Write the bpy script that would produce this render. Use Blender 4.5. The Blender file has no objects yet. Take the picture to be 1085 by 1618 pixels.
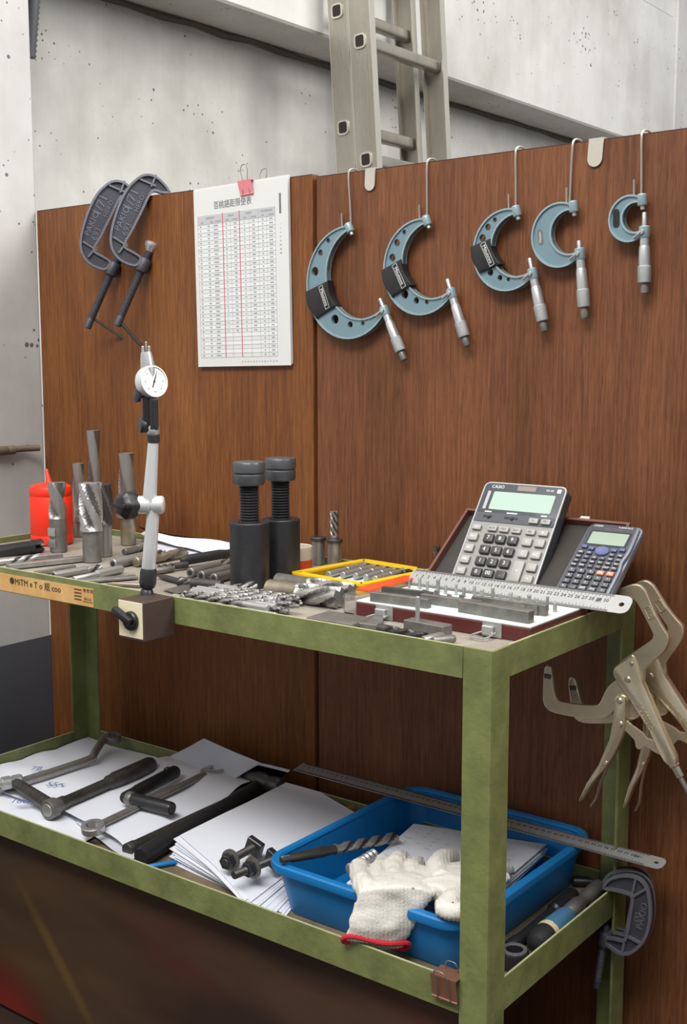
import bpy, bmesh, math, random
from mathutils import Vector, Matrix, noise
random.seed(7)
S = bpy.context.scene
COL = S.collection
R = math.radians
PI = math.pi

# ---------------------------------------------------------------- camera
cd = bpy.data.cameras.new('camera'); cam = bpy.data.objects.new('camera', cd); COL.objects.link(cam)
cd.sensor_fit = 'HORIZONTAL'; cd.sensor_width = 36.0; cd.lens = 62.4685
cd.clip_start = .02; cd.clip_end = 60
_f = Vector((-0.6026, 0.7873, -0.1302)); _r = Vector((0.7942, 0.6077, -0.001)); _u = Vector((-0.0783, 0.104, 0.9915))
cam.matrix_world = Matrix(((_r.x, _u.x, -_f.x, 0.6653), (_r.y, _u.y, -_f.y, -1.1473), (_r.z, _u.z, -_f.z, 1.1227), (0, 0, 0, 1)))
S.camera = cam

# ---------------------------------------------------------------- world, lights, exposure
w = bpy.data.worlds.new('hall'); S.world = w; w.use_nodes = True
w.node_tree.nodes['Background'].inputs[0].default_value = (.93, .96, 1, 1)
w.node_tree.nodes['Background'].inputs[1].default_value = .34
def area(name, loc, target, sx, sy, power, col=(1, .98, .95)):
    l = bpy.data.lights.new(name, 'AREA'); l.shape = 'RECTANGLE'; l.size = sx; l.size_y = sy; l.energy = power; l.color = col
    o = bpy.data.objects.new(name, l); COL.objects.link(o); o.location = loc
    o.rotation_euler = (Vector(target) - Vector(loc)).to_track_quat('-Z', 'Y').to_euler()
    return o
area('hall_lamp_bank', (.1, -2.1, 4.0), (-.4, .1, .5), 3.0, 1.2, 150)
area('wall_fill_light', (2.6, 1.6, 3.6), (-1.4, 1.2, 1.2), 1.8, 2.4, 150)  # unseen fill light, added to brighten the left wall
area('hall_lamp_over', (-.4, .2, 4.3), (-.4, .2, .5), 3.0, 1.6, 45)
S.view_settings.view_transform = 'Standard'; S.view_settings.look = 'None'
S.view_settings.gamma = 1; S.view_settings.use_curve_mapping = False
S.view_settings.exposure = .35

# ---------------------------------------------------------------- materials
MT = {}
def mat(name, col, rough=.5, metal=0, spots=0, sc=30, bump=0, bsc=None, streak=None, col2=None, spec=None, trans=0, alpha=1, ior=1.45, coat=0):
    """principled material; spots mixes col towards col2 with noise, streak stretches that noise along z"""
    m = bpy.data.materials.new(name); m.use_nodes = True; MT[name] = m
    nt = m.node_tree; b = nt.nodes['Principled BSDF']; L = nt.links
    b.inputs['Base Color'].default_value = (*col, 1); b.inputs['Roughness'].default_value = rough; b.inputs['Metallic'].default_value = metal
    if spec is not None: b.inputs['Specular IOR Level'].default_value = spec
    if trans: b.inputs['Transmission Weight'].default_value = trans; b.inputs['IOR'].default_value = ior
    if alpha < 1: b.inputs['Alpha'].default_value = alpha
    if coat: b.inputs['Coat Weight'].default_value = coat; b.inputs['Coat Roughness'].default_value = .15
    if spots or bump:
        tc = nt.nodes.new('ShaderNodeTexCoord'); mp = nt.nodes.new('ShaderNodeMapping')
        L.new(tc.outputs['Object'], mp.inputs[0])
        if streak: mp.inputs['Scale'].default_value = streak
    if spots:
        n = nt.nodes.new('ShaderNodeTexNoise'); n.inputs['Scale'].default_value = sc; n.inputs['Detail'].default_value = 7; n.inputs['Roughness'].default_value = .62
        L.new(mp.outputs[0], n.inputs['Vector'])
        r = nt.nodes.new('ShaderNodeValToRGB'); r.color_ramp.elements[0].position = .5 - .25 / max(spots, .3) * .6; r.color_ramp.elements[1].position = .5 + .25
        c2 = col2 or tuple(c * .55 for c in col)
        r.color_ramp.elements[0].color = (*[a * spots + b_ * (1 - spots) for a, b_ in zip(c2, col)], 1); r.color_ramp.elements[1].color = (*col, 1)
        L.new(n.outputs['Fac'], r.inputs[0]); L.new(r.outputs[0], b.inputs['Base Color'])
        rm = nt.nodes.new('ShaderNodeMapRange'); rm.inputs[3].default_value = min(1, rough + .12); rm.inputs[4].default_value = max(.03, rough - .1)
        L.new(n.outputs['Fac'], rm.inputs[0]); L.new(rm.outputs[0], b.inputs['Roughness'])
    if bump:
        n2 = nt.nodes.new('ShaderNodeTexNoise'); n2.inputs['Scale'].default_value = bsc or sc * 3; n2.inputs['Detail'].default_value = 5
        L.new(mp.outputs[0], n2.inputs['Vector'])
        bp = nt.nodes.new('ShaderNodeBump'); bp.inputs['Strength'].default_value = bump; bp.inputs['Distance'].default_value = .002
        L.new(n2.outputs['Fac'], bp.inputs['Height']); L.new(bp.outputs[0], b.inputs['Normal'])
    return m
def G(h):  # sRGB hex to linear
    return tuple((c / 12.92 if c <= .04045 else ((c + .055) / 1.055) ** 2.4) for c in (int(h[i:i + 2], 16) / 255 for i in (0, 2, 4)))

mat('green_paint', G('868d57'), .45, 0, .85, 16, .3, 120, None, G('5a6138'))
mat('green_edge', G('b9bd8d'), .5, 0, .6, 60)
mat('shelf_floor', G('a39b90'), .6, 0, .7, 18, .2, 90, None, G('6b6258'))
mat('lower_shelf_floor', G('8a7a62'), .7, 0, .8, 12, .2, 90, None, G('4b4136'))
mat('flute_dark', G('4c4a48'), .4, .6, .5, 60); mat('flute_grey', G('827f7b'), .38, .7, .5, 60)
mat('ruler_steel', G('a4a4a2'), .42, .35, .35, 60, .05, 300, None, G('8b8b89'))
mat('steel', G('aeaca8'), .36, .68, .6, 40, .08, 200, (1, 1, .2), G('6e6a66'))
mat('bright_steel', G('c0c0be'), .34, .72, .4, 60)
mat('dull_steel', G('98958f'), .45, .65, .7, 50, .15, 220, None, G('55514d'))
mat('dark_steel', G('686562'), .45, .75, .7, 40, .15, 220, None, G('35322f'))
mat('brass_steel', G('b3a791'), .42, .8, .7, 40, .1, 200, None, G('6f655a'))
mat('black_oxide', G('434346'), .36, .55, .5, 60, .12, 300, None, G('242427'))
mat('black_plastic', G('1c1c1e'), .38)
mat('black_rubber', G('232325'), .6)
mat('clamp_iron', G('4b4b54'), .5, .35, .5, 40, .25, 260, None, G('3c3c44'))
mat('clamp_edge', G('80818a'), .42, .5, .5, 60, .2, 300)
mat('red_plastic', G('ee2f12'), .4, 0, .15, 10)
mat('mic_blue', G('7c97a1'), .36, .3, .4, 25, .15, 500, None, G('5d7680'))
mat('mic_rim', G('9bb0b6'), .34, .35, .4, 40, .15, 500, None, G('78909a'))
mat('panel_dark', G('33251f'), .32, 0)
mat('satin_chrome', G('c6c8c8'), .34, .72, .25, 60)
mat('knurl_chrome', G('b8baba'), .45, .6, .6, 900, .6, 1500)
mat('wire', G('b5ac9f'), .35, .7, .3, 80)
mat('pad_paper', G('d2d3d1'), .85, 0, .2, 6, 0, None, None, G('c6c7c4'))
mat('paper', G('e4e7f0'), .85, 0, .2, 6, .12, 25, None, G('c9cbd4'))
mat('paper_grey', G('cfd0d8'), .85, 0, .5, 9, .15, 25, None, G('a9abb4'))
mat('ink', G('6f7276'), .8); mat('ink_light', G('9a9da0'), .8); mat('ink_blue', G('6f7fb0'), .8); mat('ink_red', G('d0506a'), .8)
mat('row_grey', G('d9dbdb'), .85); mat('head_grey', G('b4b6b8'), .85)
mat('pink_clip', G('e88a92'), .35); mat('copper_clip', G('a3765f'), .35, .6)
mat('white_paint', G('f1efe8'), .45)
mat('silver_paint', G('d4d6d6'), .3, .45)
mat('cream_face', G('e6dcbc'), .5, 0, .4, 30, 0, None, None, G('c7b98d'))
mat('brown_enamel', G('54443f'), .45, .2, .6, 50, .15, 200, None, G('3f322f'))
mat('dial_white', G('f2f3f2'), .4)
mat('yellow_plastic', G('f2c317'), .4, 0, .3, 20, 0, None, None, G('d9a110'))
mat('orange_lid', G('f0542c'), .35)
mat('clear_plastic', (.93, .9, .88), .08, 0, 0, trans=.92, ior=1.3)
mat('maroon', G('5a2524'), .42, 0, .5, 40, .15, 300, None, G('441a1a'))
mat('lid_brown', G('6e4337'), .5, 0, .4, 40)
mat('foam_white', G('c6d0cc'), .8, 0, .25, 30)
mat('foam_dark', G('3a3733'), .8, 0, .4, 30)
mat('blue_tray', G('1377b8'), .42, 0, .3, 9, .08, 200, None, G('0e62a2'))
mat('calc_grey', G('8f8d8a'), .42, .3); mat('calc_dark', G('44474b'), .38); mat('calc_key', G('a19f99'), .45); mat('calc_key_dark', G('3c3a3a'), .45)
mat('calc_edge', G('b5b7ba'), .3, .6); mat('lcd', G('a9bfb3'), .25); mat('lcd2', G('8fa08f'), .25); mat('solar', G('8a8078'), .2)
mat('sci_body', G('4a4d55'), .42); mat('sci_side', G('838893'), .32, .3); mat('sci_key_blue', G('5a628f'), .4); mat('sci_key_orange', G('e0825a'), .45); mat('sci_key', G('5a5a5e'), .45)
mat('print_white', G('e8e8e8'), .5); mat('print_dark', G('33302e'), .6); mat('print_red', G('b56a70'), .6)
mat('nickel', G('e6dabf'), .3, .85, .45, 22, .12, 200, None, G('b9a37f'))
mat('nickel_bright', G('d8d0c0'), .3, .9, .3, 30)
mat('knit_cotton', G('dcd9d0'), .95, 0, .35, 40, .5, 350, None, G('c6c1b2'))
mat('red_hem', G('c8283a'), .9, 0, .4, 200, .5, 500)
mat('ochre', G('b58a55'), .6, 0, .4, 30); mat('blue_handle', G('4a7898'), .4); mat('cream_band', G('cfc39b'), .5)
mat('pencil_yellow', G('dcb21f'), .5)
mat('old_label', G('dcb87c'), .65, 0, .8, 25, 0, None, None, G('c48a45'))
mat('cup_cream', G('ddd3bf'), .5)
mat('alu', G('b9b4a8'), .42, .75, .8, 9, .3, 160, (1, 1, .25), G('8a857c'))
mat('alu_edge', G('d5d1c6'), .35, .7, .4, 30)
mat('hose', G('54565a'), .5)
mat('pipe_brown', G('7b6a5c'), .55, .3, .6, 40)
mat('joint_grey', G('5f5a52'), .9)
mat('jack_head', G('606266'), .38, .5, .5, 60, .12, 300, None, G('3e3f42'))
mat('hole_dark', G('241c17'), .8)
mat('floor_paint', G('3a2a23'), .38, 0, .8, 3, .15, 60, None, G('241c19'))
mat('floor_red', G('5a231b'), .4, 0, .7, 4)
mat('floor_yellow', G('5e4a22'), .45, 0, .8, 6, 0, None, None, G('3a2d1c'))
mat('grey_paint', G('55575e'), .6, 0, .4, 8, .1, 60)

def paint_panel_reflections(m):  # brown noise tone with blurred red and olive reflections painted into the colour
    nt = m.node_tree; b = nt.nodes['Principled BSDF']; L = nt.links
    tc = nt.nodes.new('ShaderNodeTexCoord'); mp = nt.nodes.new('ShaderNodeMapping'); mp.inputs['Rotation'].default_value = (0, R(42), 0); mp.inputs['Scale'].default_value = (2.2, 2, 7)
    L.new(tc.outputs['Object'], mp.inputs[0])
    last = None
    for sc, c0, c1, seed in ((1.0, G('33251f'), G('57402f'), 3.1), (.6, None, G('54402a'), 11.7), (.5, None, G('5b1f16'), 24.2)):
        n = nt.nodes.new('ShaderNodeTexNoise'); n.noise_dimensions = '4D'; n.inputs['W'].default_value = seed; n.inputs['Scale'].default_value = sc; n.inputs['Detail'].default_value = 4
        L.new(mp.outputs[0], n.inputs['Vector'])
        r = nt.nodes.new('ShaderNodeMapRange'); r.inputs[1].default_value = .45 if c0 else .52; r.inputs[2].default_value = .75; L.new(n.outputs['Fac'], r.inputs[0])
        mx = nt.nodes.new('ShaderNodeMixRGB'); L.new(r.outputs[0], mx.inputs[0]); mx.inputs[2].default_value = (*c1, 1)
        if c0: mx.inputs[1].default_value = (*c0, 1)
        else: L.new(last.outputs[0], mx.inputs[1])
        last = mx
    def paint_reflection(scale, rot, centre, r0, r1, col, amt):  # soft-edged patch of reflection colour mixed into the base
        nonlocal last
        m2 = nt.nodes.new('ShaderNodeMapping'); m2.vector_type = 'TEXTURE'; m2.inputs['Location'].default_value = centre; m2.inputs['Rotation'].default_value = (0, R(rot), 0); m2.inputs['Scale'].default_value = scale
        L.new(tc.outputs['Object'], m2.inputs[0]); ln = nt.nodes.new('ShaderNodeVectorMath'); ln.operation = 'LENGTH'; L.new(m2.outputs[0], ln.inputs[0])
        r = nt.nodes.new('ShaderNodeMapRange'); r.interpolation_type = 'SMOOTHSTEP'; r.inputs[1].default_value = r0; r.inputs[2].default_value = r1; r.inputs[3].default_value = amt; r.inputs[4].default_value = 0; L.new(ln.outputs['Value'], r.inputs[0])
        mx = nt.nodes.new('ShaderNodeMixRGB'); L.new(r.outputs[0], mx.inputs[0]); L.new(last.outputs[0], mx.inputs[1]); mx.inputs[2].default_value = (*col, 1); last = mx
    paint_reflection((.12, 9, .10), 0, (-0.9703, 0.03, -0.0027), .1, 1.3, G('7a2015'), .75)
    paint_reflection((.16, 9, .016), 48, (-0.8206, 0.03, 0.1388), .0, 1.2, G('6a5426'), .6)
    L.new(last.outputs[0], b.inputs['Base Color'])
paint_panel_reflections(MT['panel_dark'])

def concrete(name, base, dark):
    m = bpy.data.materials.new(name); m.use_nodes = True; MT[name] = m; nt = m.node_tree; b = nt.nodes['Principled BSDF']; L = nt.links
    b.inputs['Roughness'].default_value = .85
    tc = nt.nodes.new('ShaderNodeTexCoord')
    def N(t, **k):
        n = nt.nodes.new(t)
        for a, v in k.items(): n.inputs[a].default_value = v
        return n
    n1 = N('ShaderNodeTexNoise', Scale=2.2, Detail=9, Roughness=.62); L.new(tc.outputs['Object'], n1.inputs['Vector'])
    mp = nt.nodes.new('ShaderNodeMapping'); mp.inputs['Scale'].default_value = (3, 3, .35); L.new(tc.outputs['Object'], mp.inputs[0])
    n2 = N('ShaderNodeTexNoise', Scale=2.5, Detail=5, Roughness=.6); L.new(mp.outputs[0], n2.inputs['Vector'])
    mx0 = nt.nodes.new('ShaderNodeMath'); mx0.operation = 'MULTIPLY_ADD'; mx0.inputs[1].default_value = .26; L.new(n2.outputs['Fac'], mx0.inputs[0])
    m1 = nt.nodes.new('ShaderNodeMath'); m1.operation = 'MULTIPLY'; m1.inputs[1].default_value = .74; L.new(n1.outputs['Fac'], m1.inputs[0]); L.new(m1.outputs[0], mx0.inputs[2])
    r = nt.nodes.new('ShaderNodeValToRGB'); r.color_ramp.elements[0].position = .36; r.color_ramp.elements[1].position = .6
    r.color_ramp.elements[0].color = (*dark, 1); r.color_ramp.elements[1].color = (*base, 1); L.new(mx0.outputs[0], r.inputs[0])
    v = N('ShaderNodeTexVoronoi', Scale=48.0); L.new(tc.outputs['Object'], v.inputs['Vector'])
    n3 = N('ShaderNodeTexNoise', Scale=9.0, Detail=2); L.new(tc.outputs['Object'], n3.inputs['Vector'])
    th = nt.nodes.new('ShaderNodeMapRange'); th.inputs[1].default_value = .47; th.inputs[2].default_value = .72; th.inputs[3].default_value = .0; th.inputs[4].default_value = .26
    L.new(n3.outputs['Fac'], th.inputs[0])
    lt = nt.nodes.new('ShaderNodeMath'); lt.operation = 'LESS_THAN'; L.new(v.outputs['Distance'], lt.inputs[0]); L.new(th.outputs[0], lt.inputs[1])
    mx = nt.nodes.new('ShaderNodeMixRGB'); mx.inputs[2].default_value = (*[c * .32 for c in dark], 1); L.new(lt.outputs[0], mx.inputs[0]); L.new(r.outputs[0], mx.inputs[1])
    L.new(mx.outputs[0], b.inputs['Base Color'])
    bp = nt.nodes.new('ShaderNodeBump'); bp.inputs['Strength'].default_value = .35; bp.inputs['Distance'].default_value = .003
    sb = nt.nodes.new('ShaderNodeMath'); sb.operation = 'SUBTRACT'; L.new(n1.outputs['Fac'], sb.inputs[0]); L.new(lt.outputs[0], sb.inputs[1]); L.new(sb.outputs[0], bp.inputs['Height']); L.new(bp.outputs[0], b.inputs['Normal'])
    return m
concrete('concrete', G('d0cfca'), G('a9a8a2')); concrete('concrete_beam', G('d2d1cd'), G('b4b2ac')); concrete('concrete_column', G('c6c5c2'), G('a8a7a3'))

def wood(name, c1, c2, c3):
    m = bpy.data.materials.new(name); m.use_nodes = True; MT[name] = m; nt = m.node_tree; b = nt.nodes['Principled BSDF']; L = nt.links
    b.inputs['Roughness'].default_value = .5; b.inputs['Specular IOR Level'].default_value = .3
    tc = nt.nodes.new('ShaderNodeTexCoord')
    def layer(scale, detail, rough):
        mp = nt.nodes.new('ShaderNodeMapping'); mp.inputs['Scale'].default_value = scale; L.new(tc.outputs['Object'], mp.inputs[0])
        n = nt.nodes.new('ShaderNodeTexNoise'); n.inputs['Scale'].default_value = 1; n.inputs['Detail'].default_value = detail; n.inputs['Roughness'].default_value = rough; n.inputs['Distortion'].default_value = .3
        L.new(mp.outputs[0], n.inputs['Vector']); return n
    a = layer((240, 9, 240), 5, .6); d = layer((7, 1.6, 7), 5, .6); e = layer((900, 40, 900), 3, .5)
    s = nt.nodes.new('ShaderNodeMath'); s.operation = 'MULTIPLY_ADD'; s.inputs[1].default_value = .55; L.new(a.outputs['Fac'], s.inputs[0])
    s2 = nt.nodes.new('ShaderNodeMath'); s2.operation = 'MULTIPLY'; s2.inputs[1].default_value = .45; L.new(d.outputs['Fac'], s2.inputs[0]); L.new(s2.outputs[0], s.inputs[2])
    r = nt.nodes.new('ShaderNodeValToRGB'); e0, e1 = r.color_ramp.elements; e0.position = .34; e1.position = .68; e0.color = (*c3, 1); e1.color = (*c1, 1)
    k = r.color_ramp.elements.new(.5); k.color = (*c2, 1); L.new(s.outputs[0], r.inputs[0])
    dk = nt.nodes.new('ShaderNodeValToRGB'); dk.color_ramp.elements[0].position = .36; dk.color_ramp.elements[0].color = (.55, .5, .5, 1); dk.color_ramp.elements[1].position = .5; dk.color_ramp.elements[1].color = (1, 1, 1, 1); L.new(e.outputs['Fac'], dk.inputs[0])
    mx = nt.nodes.new('ShaderNodeMixRGB'); mx.blend_type = 'MULTIPLY'; mx.inputs[0].default_value = .6; L.new(r.outputs[0], mx.inputs[1]); L.new(dk.outputs[0], mx.inputs[2]); L.new(mx.outputs[0], b.inputs['Base Color'])
    bp = nt.nodes.new('ShaderNodeBump'); bp.inputs['Strength'].default_value = .15; bp.inputs['Distance'].default_value = .001; L.new(a.outputs['Fac'], bp.inputs['Height']); L.new(bp.outputs[0], b.inputs['Normal'])
wood('veneer_left', G('8c5a2d'), G('754725'), G('5b351d')); wood('veneer_right', G('875738'), G('6e442a'), G('543320'))
mat('veneer_edge', G('4d2f1e'), .7, 0, .5, 40)

# ---------------------------------------------------------------- mesh helpers
def frame(loc, zdir=(0, 0, 1), xdir=None):
    z = Vector(zdir).normalized()
    x = Vector(xdir) if xdir is not None else (Vector((1, 0, 0)) if abs(z.x) < .9 else Vector((0, 0, 1)))
    y = z.cross(x).normalized(); x = y.cross(z)
    return Matrix(((x.x, y.x, z.x, loc[0]), (x.y, y.y, z.y, loc[1]), (x.z, y.z, z.z, loc[2]), (0, 0, 0, 1)))
I4 = Matrix.Identity(4)
def T(x, y, z): return Matrix.Translation((x, y, z))
def RX(a): return Matrix.Rotation(R(a), 4, 'X')
def RY(a): return Matrix.Rotation(R(a), 4, 'Y')
def RZ(a): return Matrix.Rotation(R(a), 4, 'Z')
def box(bm, c, s, M=I4, bev=0, seg=1):
    r = bmesh.ops.create_cube(bm, size=1, matrix=M @ Matrix.Translation(c) @ Matrix.Diagonal((*s, 1)))
    if bev:
        vs = set(r['verts']); es = [e for e in bm.edges if e.verts[0] in vs and e.verts[1] in vs]
        bmesh.ops.bevel(bm, geom=es, offset=bev, segments=seg, affect='EDGES', profile=.5)
    return bm
def lathe(bm, prof, n=20, M=I4, cap=True, fn=None):
    """prof: (radius, z) pairs; fn(k, r, z, ang) may change the radius"""
    rings = []
    for k, (r, z) in enumerate(prof):
        ring = []
        for i in range(n):
            a = 2 * PI * i / n; rr = fn(k, r, z, a) if fn else r
            ring.append(bm.verts.new(M @ Vector((rr * math.cos(a), rr * math.sin(a), z))))
        rings.append(ring)
    for A, B in zip(rings, rings[1:]):
        for i in range(n): bm.faces.new((A[i], A[(i + 1) % n], B[(i + 1) % n], B[i]))
    if cap:
        bm.faces.new(list(reversed(rings[0]))); bm.faces.new(rings[-1])
    return bm
def tube(bm, pts, r, n=10, M=I4, cap=True, flat=None):
    """round (or flat=(w,t), t measured along the running normal) bar along a path"""
    P = [Vector(p) for p in pts]; rings = []
    nrm = None
    for i, p in enumerate(P):
        d = (P[min(i + 1, len(P) - 1)] - P[max(i - 1, 0)]).normalized()
        if nrm is None: nrm = Vector((0, 0, 1)) if abs(d.z) < .9 else Vector((1, 0, 0))
        nrm = (nrm - d * nrm.dot(d)).normalized(); s = d.cross(nrm)
        rr = r[i] if isinstance(r, (list, tuple)) else r
        ring = []
        for k in range(n):
            a = 2 * PI * k / n
            ca, sa = math.cos(a), math.sin(a)
            if flat: q = s * (flat[0] * ca) + nrm * (flat[1] * sa)
            else: q = s * (rr * ca) + nrm * (rr * sa)
            ring.append(bm.verts.new(M @ (p + q)))
        rings.append(ring)
    for A, B in zip(rings, rings[1:]):
        for k in range(n): bm.faces.new((A[k], A[(k + 1) % n], B[(k + 1) % n], B[k]))
    if cap: bm.faces.new(list(reversed(rings[0]))); bm.faces.new(rings[-1])
    return bm
def prism(bm, out, z0, z1, M=I4, bev=0):
    lo = [bm.verts.new(M @ Vector((x, y, z0))) for x, y in out]; hi = [bm.verts.new(M @ Vector((x, y, z1))) for x, y in out]
    n = len(out); fs = []
    for i in range(n): fs.append(bm.faces.new((lo[i], lo[(i + 1) % n], hi[(i + 1) % n], hi[i])))
    a = bm.faces.new(list(reversed(lo))); b = bm.faces.new(hi)
    bmesh.ops.recalc_face_normals(bm, faces=fs + [a, b])
    if bev: bmesh.ops.bevel(bm, geom=list(set(list(a.edges) + list(b.edges))), offset=bev, segments=2, affect='EDGES', profile=.5)
    return bm
def inset(out, w):
    """polygon offset inwards by w (either winding)"""
    n = len(out); A = sum(out[i][0] * out[(i + 1) % n][1] - out[(i + 1) % n][0] * out[i][1] for i in range(n)); sg = 1 if A > 0 else -1
    res = []
    for i in range(n):
        p = Vector(out[i]); a = Vector(out[i - 1]); b = Vector(out[(i + 1) % n])
        d1 = (p - a).normalized(); d2 = (b - p).normalized()
        n1 = Vector((-d1.y, d1.x)) * sg; n2 = Vector((-d2.y, d2.x)) * sg
        m = n1 + n2
        m = m.normalized() if m.length > 1e-6 else n1
        res.append(tuple(p + m * (w / max(.45, m.dot(n1)))))
    return res
def band(bm, out, w, z0, z1, M=I4):
    """a rim of width w standing along a closed outline"""
    inn = inset(out, w); n = len(out)
    V = [[bm.verts.new(M @ Vector((x, y, z))) for x, y in o] for o, z in ((out, z0), (out, z1), (inn, z1), (inn, z0))]
    fs = []
    for k in range(4):
        A, B = V[k], V[(k + 1) % 4]
        for i in range(n): fs.append(bm.faces.new((A[i], A[(i + 1) % n], B[(i + 1) % n], B[i])))
    bmesh.ops.recalc_face_normals(bm, faces=fs)
    return bm
def spline(pts, k=6, closed=False):
    """Catmull-Rom through 2-D or 3-D points"""
    P = [Vector(p) for p in pts]; n = len(P); out = []
    for i in range(n if closed else n - 1):
        if closed: a, b, c, d = P[(i - 1) % n], P[i], P[(i + 1) % n], P[(i + 2) % n]
        else: a, b, c, d = P[max(i - 1, 0)], P[i], P[i + 1], P[min(i + 2, n - 1)]
        for j in range(k):
            t = j / k
            out.append(tuple(.5 * ((2 * b) + (c - a) * t + (2 * a - 5 * b + 4 * c - d) * t * t + (3 * b - a - 3 * c + d) * t ** 3)))
    if not closed: out.append(tuple(P[-1]))
    return out
def arc(cx, cy, r, a0, a1, n):
    return [(cx + r * math.cos(R(a0 + (a1 - a0) * i / n)), cy + r * math.sin(R(a0 + (a1 - a0) * i / n))) for i in range(n + 1)]
def rrect(w, h, r, n=4):
    o = []
    for sx, sy, a in ((1, 1, 0), (-1, 1, 90), (-1, -1, 180), (1, -1, 270)):
        o += arc(sx * (w / 2 - r), sy * (h / 2 - r), r, a, a + 90, n)
    return o
def NB(): return bmesh.new()
def obj(name, bm, m, parent=None, M=None, smooth=35):
    bmesh.ops.recalc_face_normals(bm, faces=bm.faces[:])
    me = bpy.data.meshes.new(name); bm.to_mesh(me); bm.free()
    if smooth: me.shade_smooth(); me.set_sharp_from_angle(angle=R(smooth))
    for mm in (m if isinstance(m, (list, tuple)) else [m]): me.materials.append(MT[mm])
    o = bpy.data.objects.new(name, me); COL.objects.link(o)
    if parent: o.parent = parent
    if M is not None: o.matrix_local = M
    return o
def tag(o, label, cat=None, group=None, kind=None):
    o['label'] = label
    if cat: o['category'] = cat
    if group: o['group'] = group
    if kind: o['kind'] = kind
    return o
def thing(name, label, cat, M=I4, group=None):
    o = bpy.data.objects.new(name, None); o.empty_display_size = .02; COL.objects.link(o); o.matrix_world = M
    return tag(o, label, cat, group)
def struct(name, bm, m, parent=None, smooth=35):
    o = obj(name, bm, m, parent, None, smooth)
    if not parent: o['kind'] = 'structure'
    return o
def dup(o, M, label, group=None, parent=None):
    c = o.copy(); COL.objects.link(c); c.matrix_world = M; tag(c, label, None, group)
    for ch in list(o.children):
        d = ch.copy(); COL.objects.link(d); d.parent = c
        for g in list(ch.children):
            e = g.copy(); COL.objects.link(e); e.parent = d
    return c
def text_bm(bm, txt, size, M, depth=.0004, align='CENTER', sx=1):
    cu = bpy.data.curves.new('lettering', 'FONT'); cu.body = txt; cu.size = size; cu.align_x = align; cu.align_y = 'CENTER'; cu.extrude = depth / 2; cu.resolution_u = 2
    t = bpy.data.objects.new('lettering', cu); COL.objects.link(t); bpy.context.view_layer.update()
    me = bpy.data.meshes.new_from_object(t.evaluated_get(bpy.context.evaluated_depsgraph_get()))
    me.transform(M @ Matrix.Diagonal((sx, 1, 1, 1))); bm.from_mesh(me)
    bpy.data.objects.remove(t); bpy.data.curves.remove(cu); bpy.data.meshes.remove(me)
    return bm

# ---------------------------------------------------------------- room shell
ZT, TF, SF = .79, .78, 0.3519         # trolley rim, top tray floor, lower tray floor
XP, XW = -1.3964-.004, -1.3964-.194          # column face and recessed wall
bm = NB(); box(bm, (.8, 1.0, -.05), (6.4, 9, .1)); floor = struct('floor', bm, 'floor_paint')
# wall on the left: recessed wall, column before it, beam above, far column
bm = NB(); box(bm, (XW - .1, 3.2, 1.7), (.2, 5.6, 3.4)); struct('wall_left', bm, 'concrete')
bm = NB(); box(bm, (XP - .2, -1.254, 1.7), (.4, 3.5, 3.4), bev=.006); struct('wall_column', bm, 'concrete_column')
bm = NB(); box(bm, (XP - .1, 3.0, 2.248), (.2, 5.0, .552), bev=.006); struct('trim_2', bm, 'concrete_beam')
bm = NB(); box(bm, (XP - .1, 3.0, 2.962), (.17, 5.0, .86)); struct('trim_3', bm, 'concrete_beam')
bm = NB(); box(bm, (XP - .1, 4.55, 1.7), (.215, 1.4, 3.4), bev=.006); struct('trim_4', bm, 'concrete_column')
bm = NB()
tube(bm, [(XW + .012 + random.uniform(-.004, .004), .5 + i * .11, 1.966 + random.uniform(-.006, .004)) for i in range(42)], [random.uniform(.005, .010) for i in range(42)], 6); struct('trim_1', bm, 'joint_grey')
bm = NB(); box(bm, (XP + .001, -1.254, .258), (.004, 3.5, .515)); struct('baseboard_left', bm, 'grey_paint')
bm = NB(); box(bm, (.8, 6.1, 1.7), (6.4, .2, 3.4)); struct('wall_back', bm, 'concrete')
# a conduit on the column and a ribbed hose behind it
t = thing('conduit_pipe', 'thin brown conduit pipe running along the pale concrete column', 'pipe', T(XP + .012, 0, 0))
zc = 0.9254
bm = NB(); tube(bm, [(0, -1.2, zc - .004), (0, .0, zc), (0, .43, zc + .004), (.012, .462, zc + .004)], .0068, 12); obj('pipe', bm, 'pipe_brown', t)
bm = NB(); lathe(bm, [(.007, 0), (.0098, .002), (.0098, .026), (.0080, .029), (.0094, .032), (.0094, .046), (.007, .048)], 14, frame((0, .36, zc + .003), (0, 1, 0))); obj('coupling', bm, 'pipe_brown', t)
q0, q1 = Vector((-1.4569, 0.56, 1.947)), Vector((-1.4906, 0.56, 1.7568))
bm = NB(); L_ = (q0 - q1).length; n_ = int(L_ / .0055)
lathe(bm, [(.0155 if k % 2 else .0125, L_ * k / n_) for k in range(n_ + 1)], 16, frame(q1, q0 - q1))
tag(obj('ribbed_hose', bm, 'hose', None, None, 60), 'dark grey ribbed hose hanging behind the concrete column at top left', 'hose')

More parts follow.
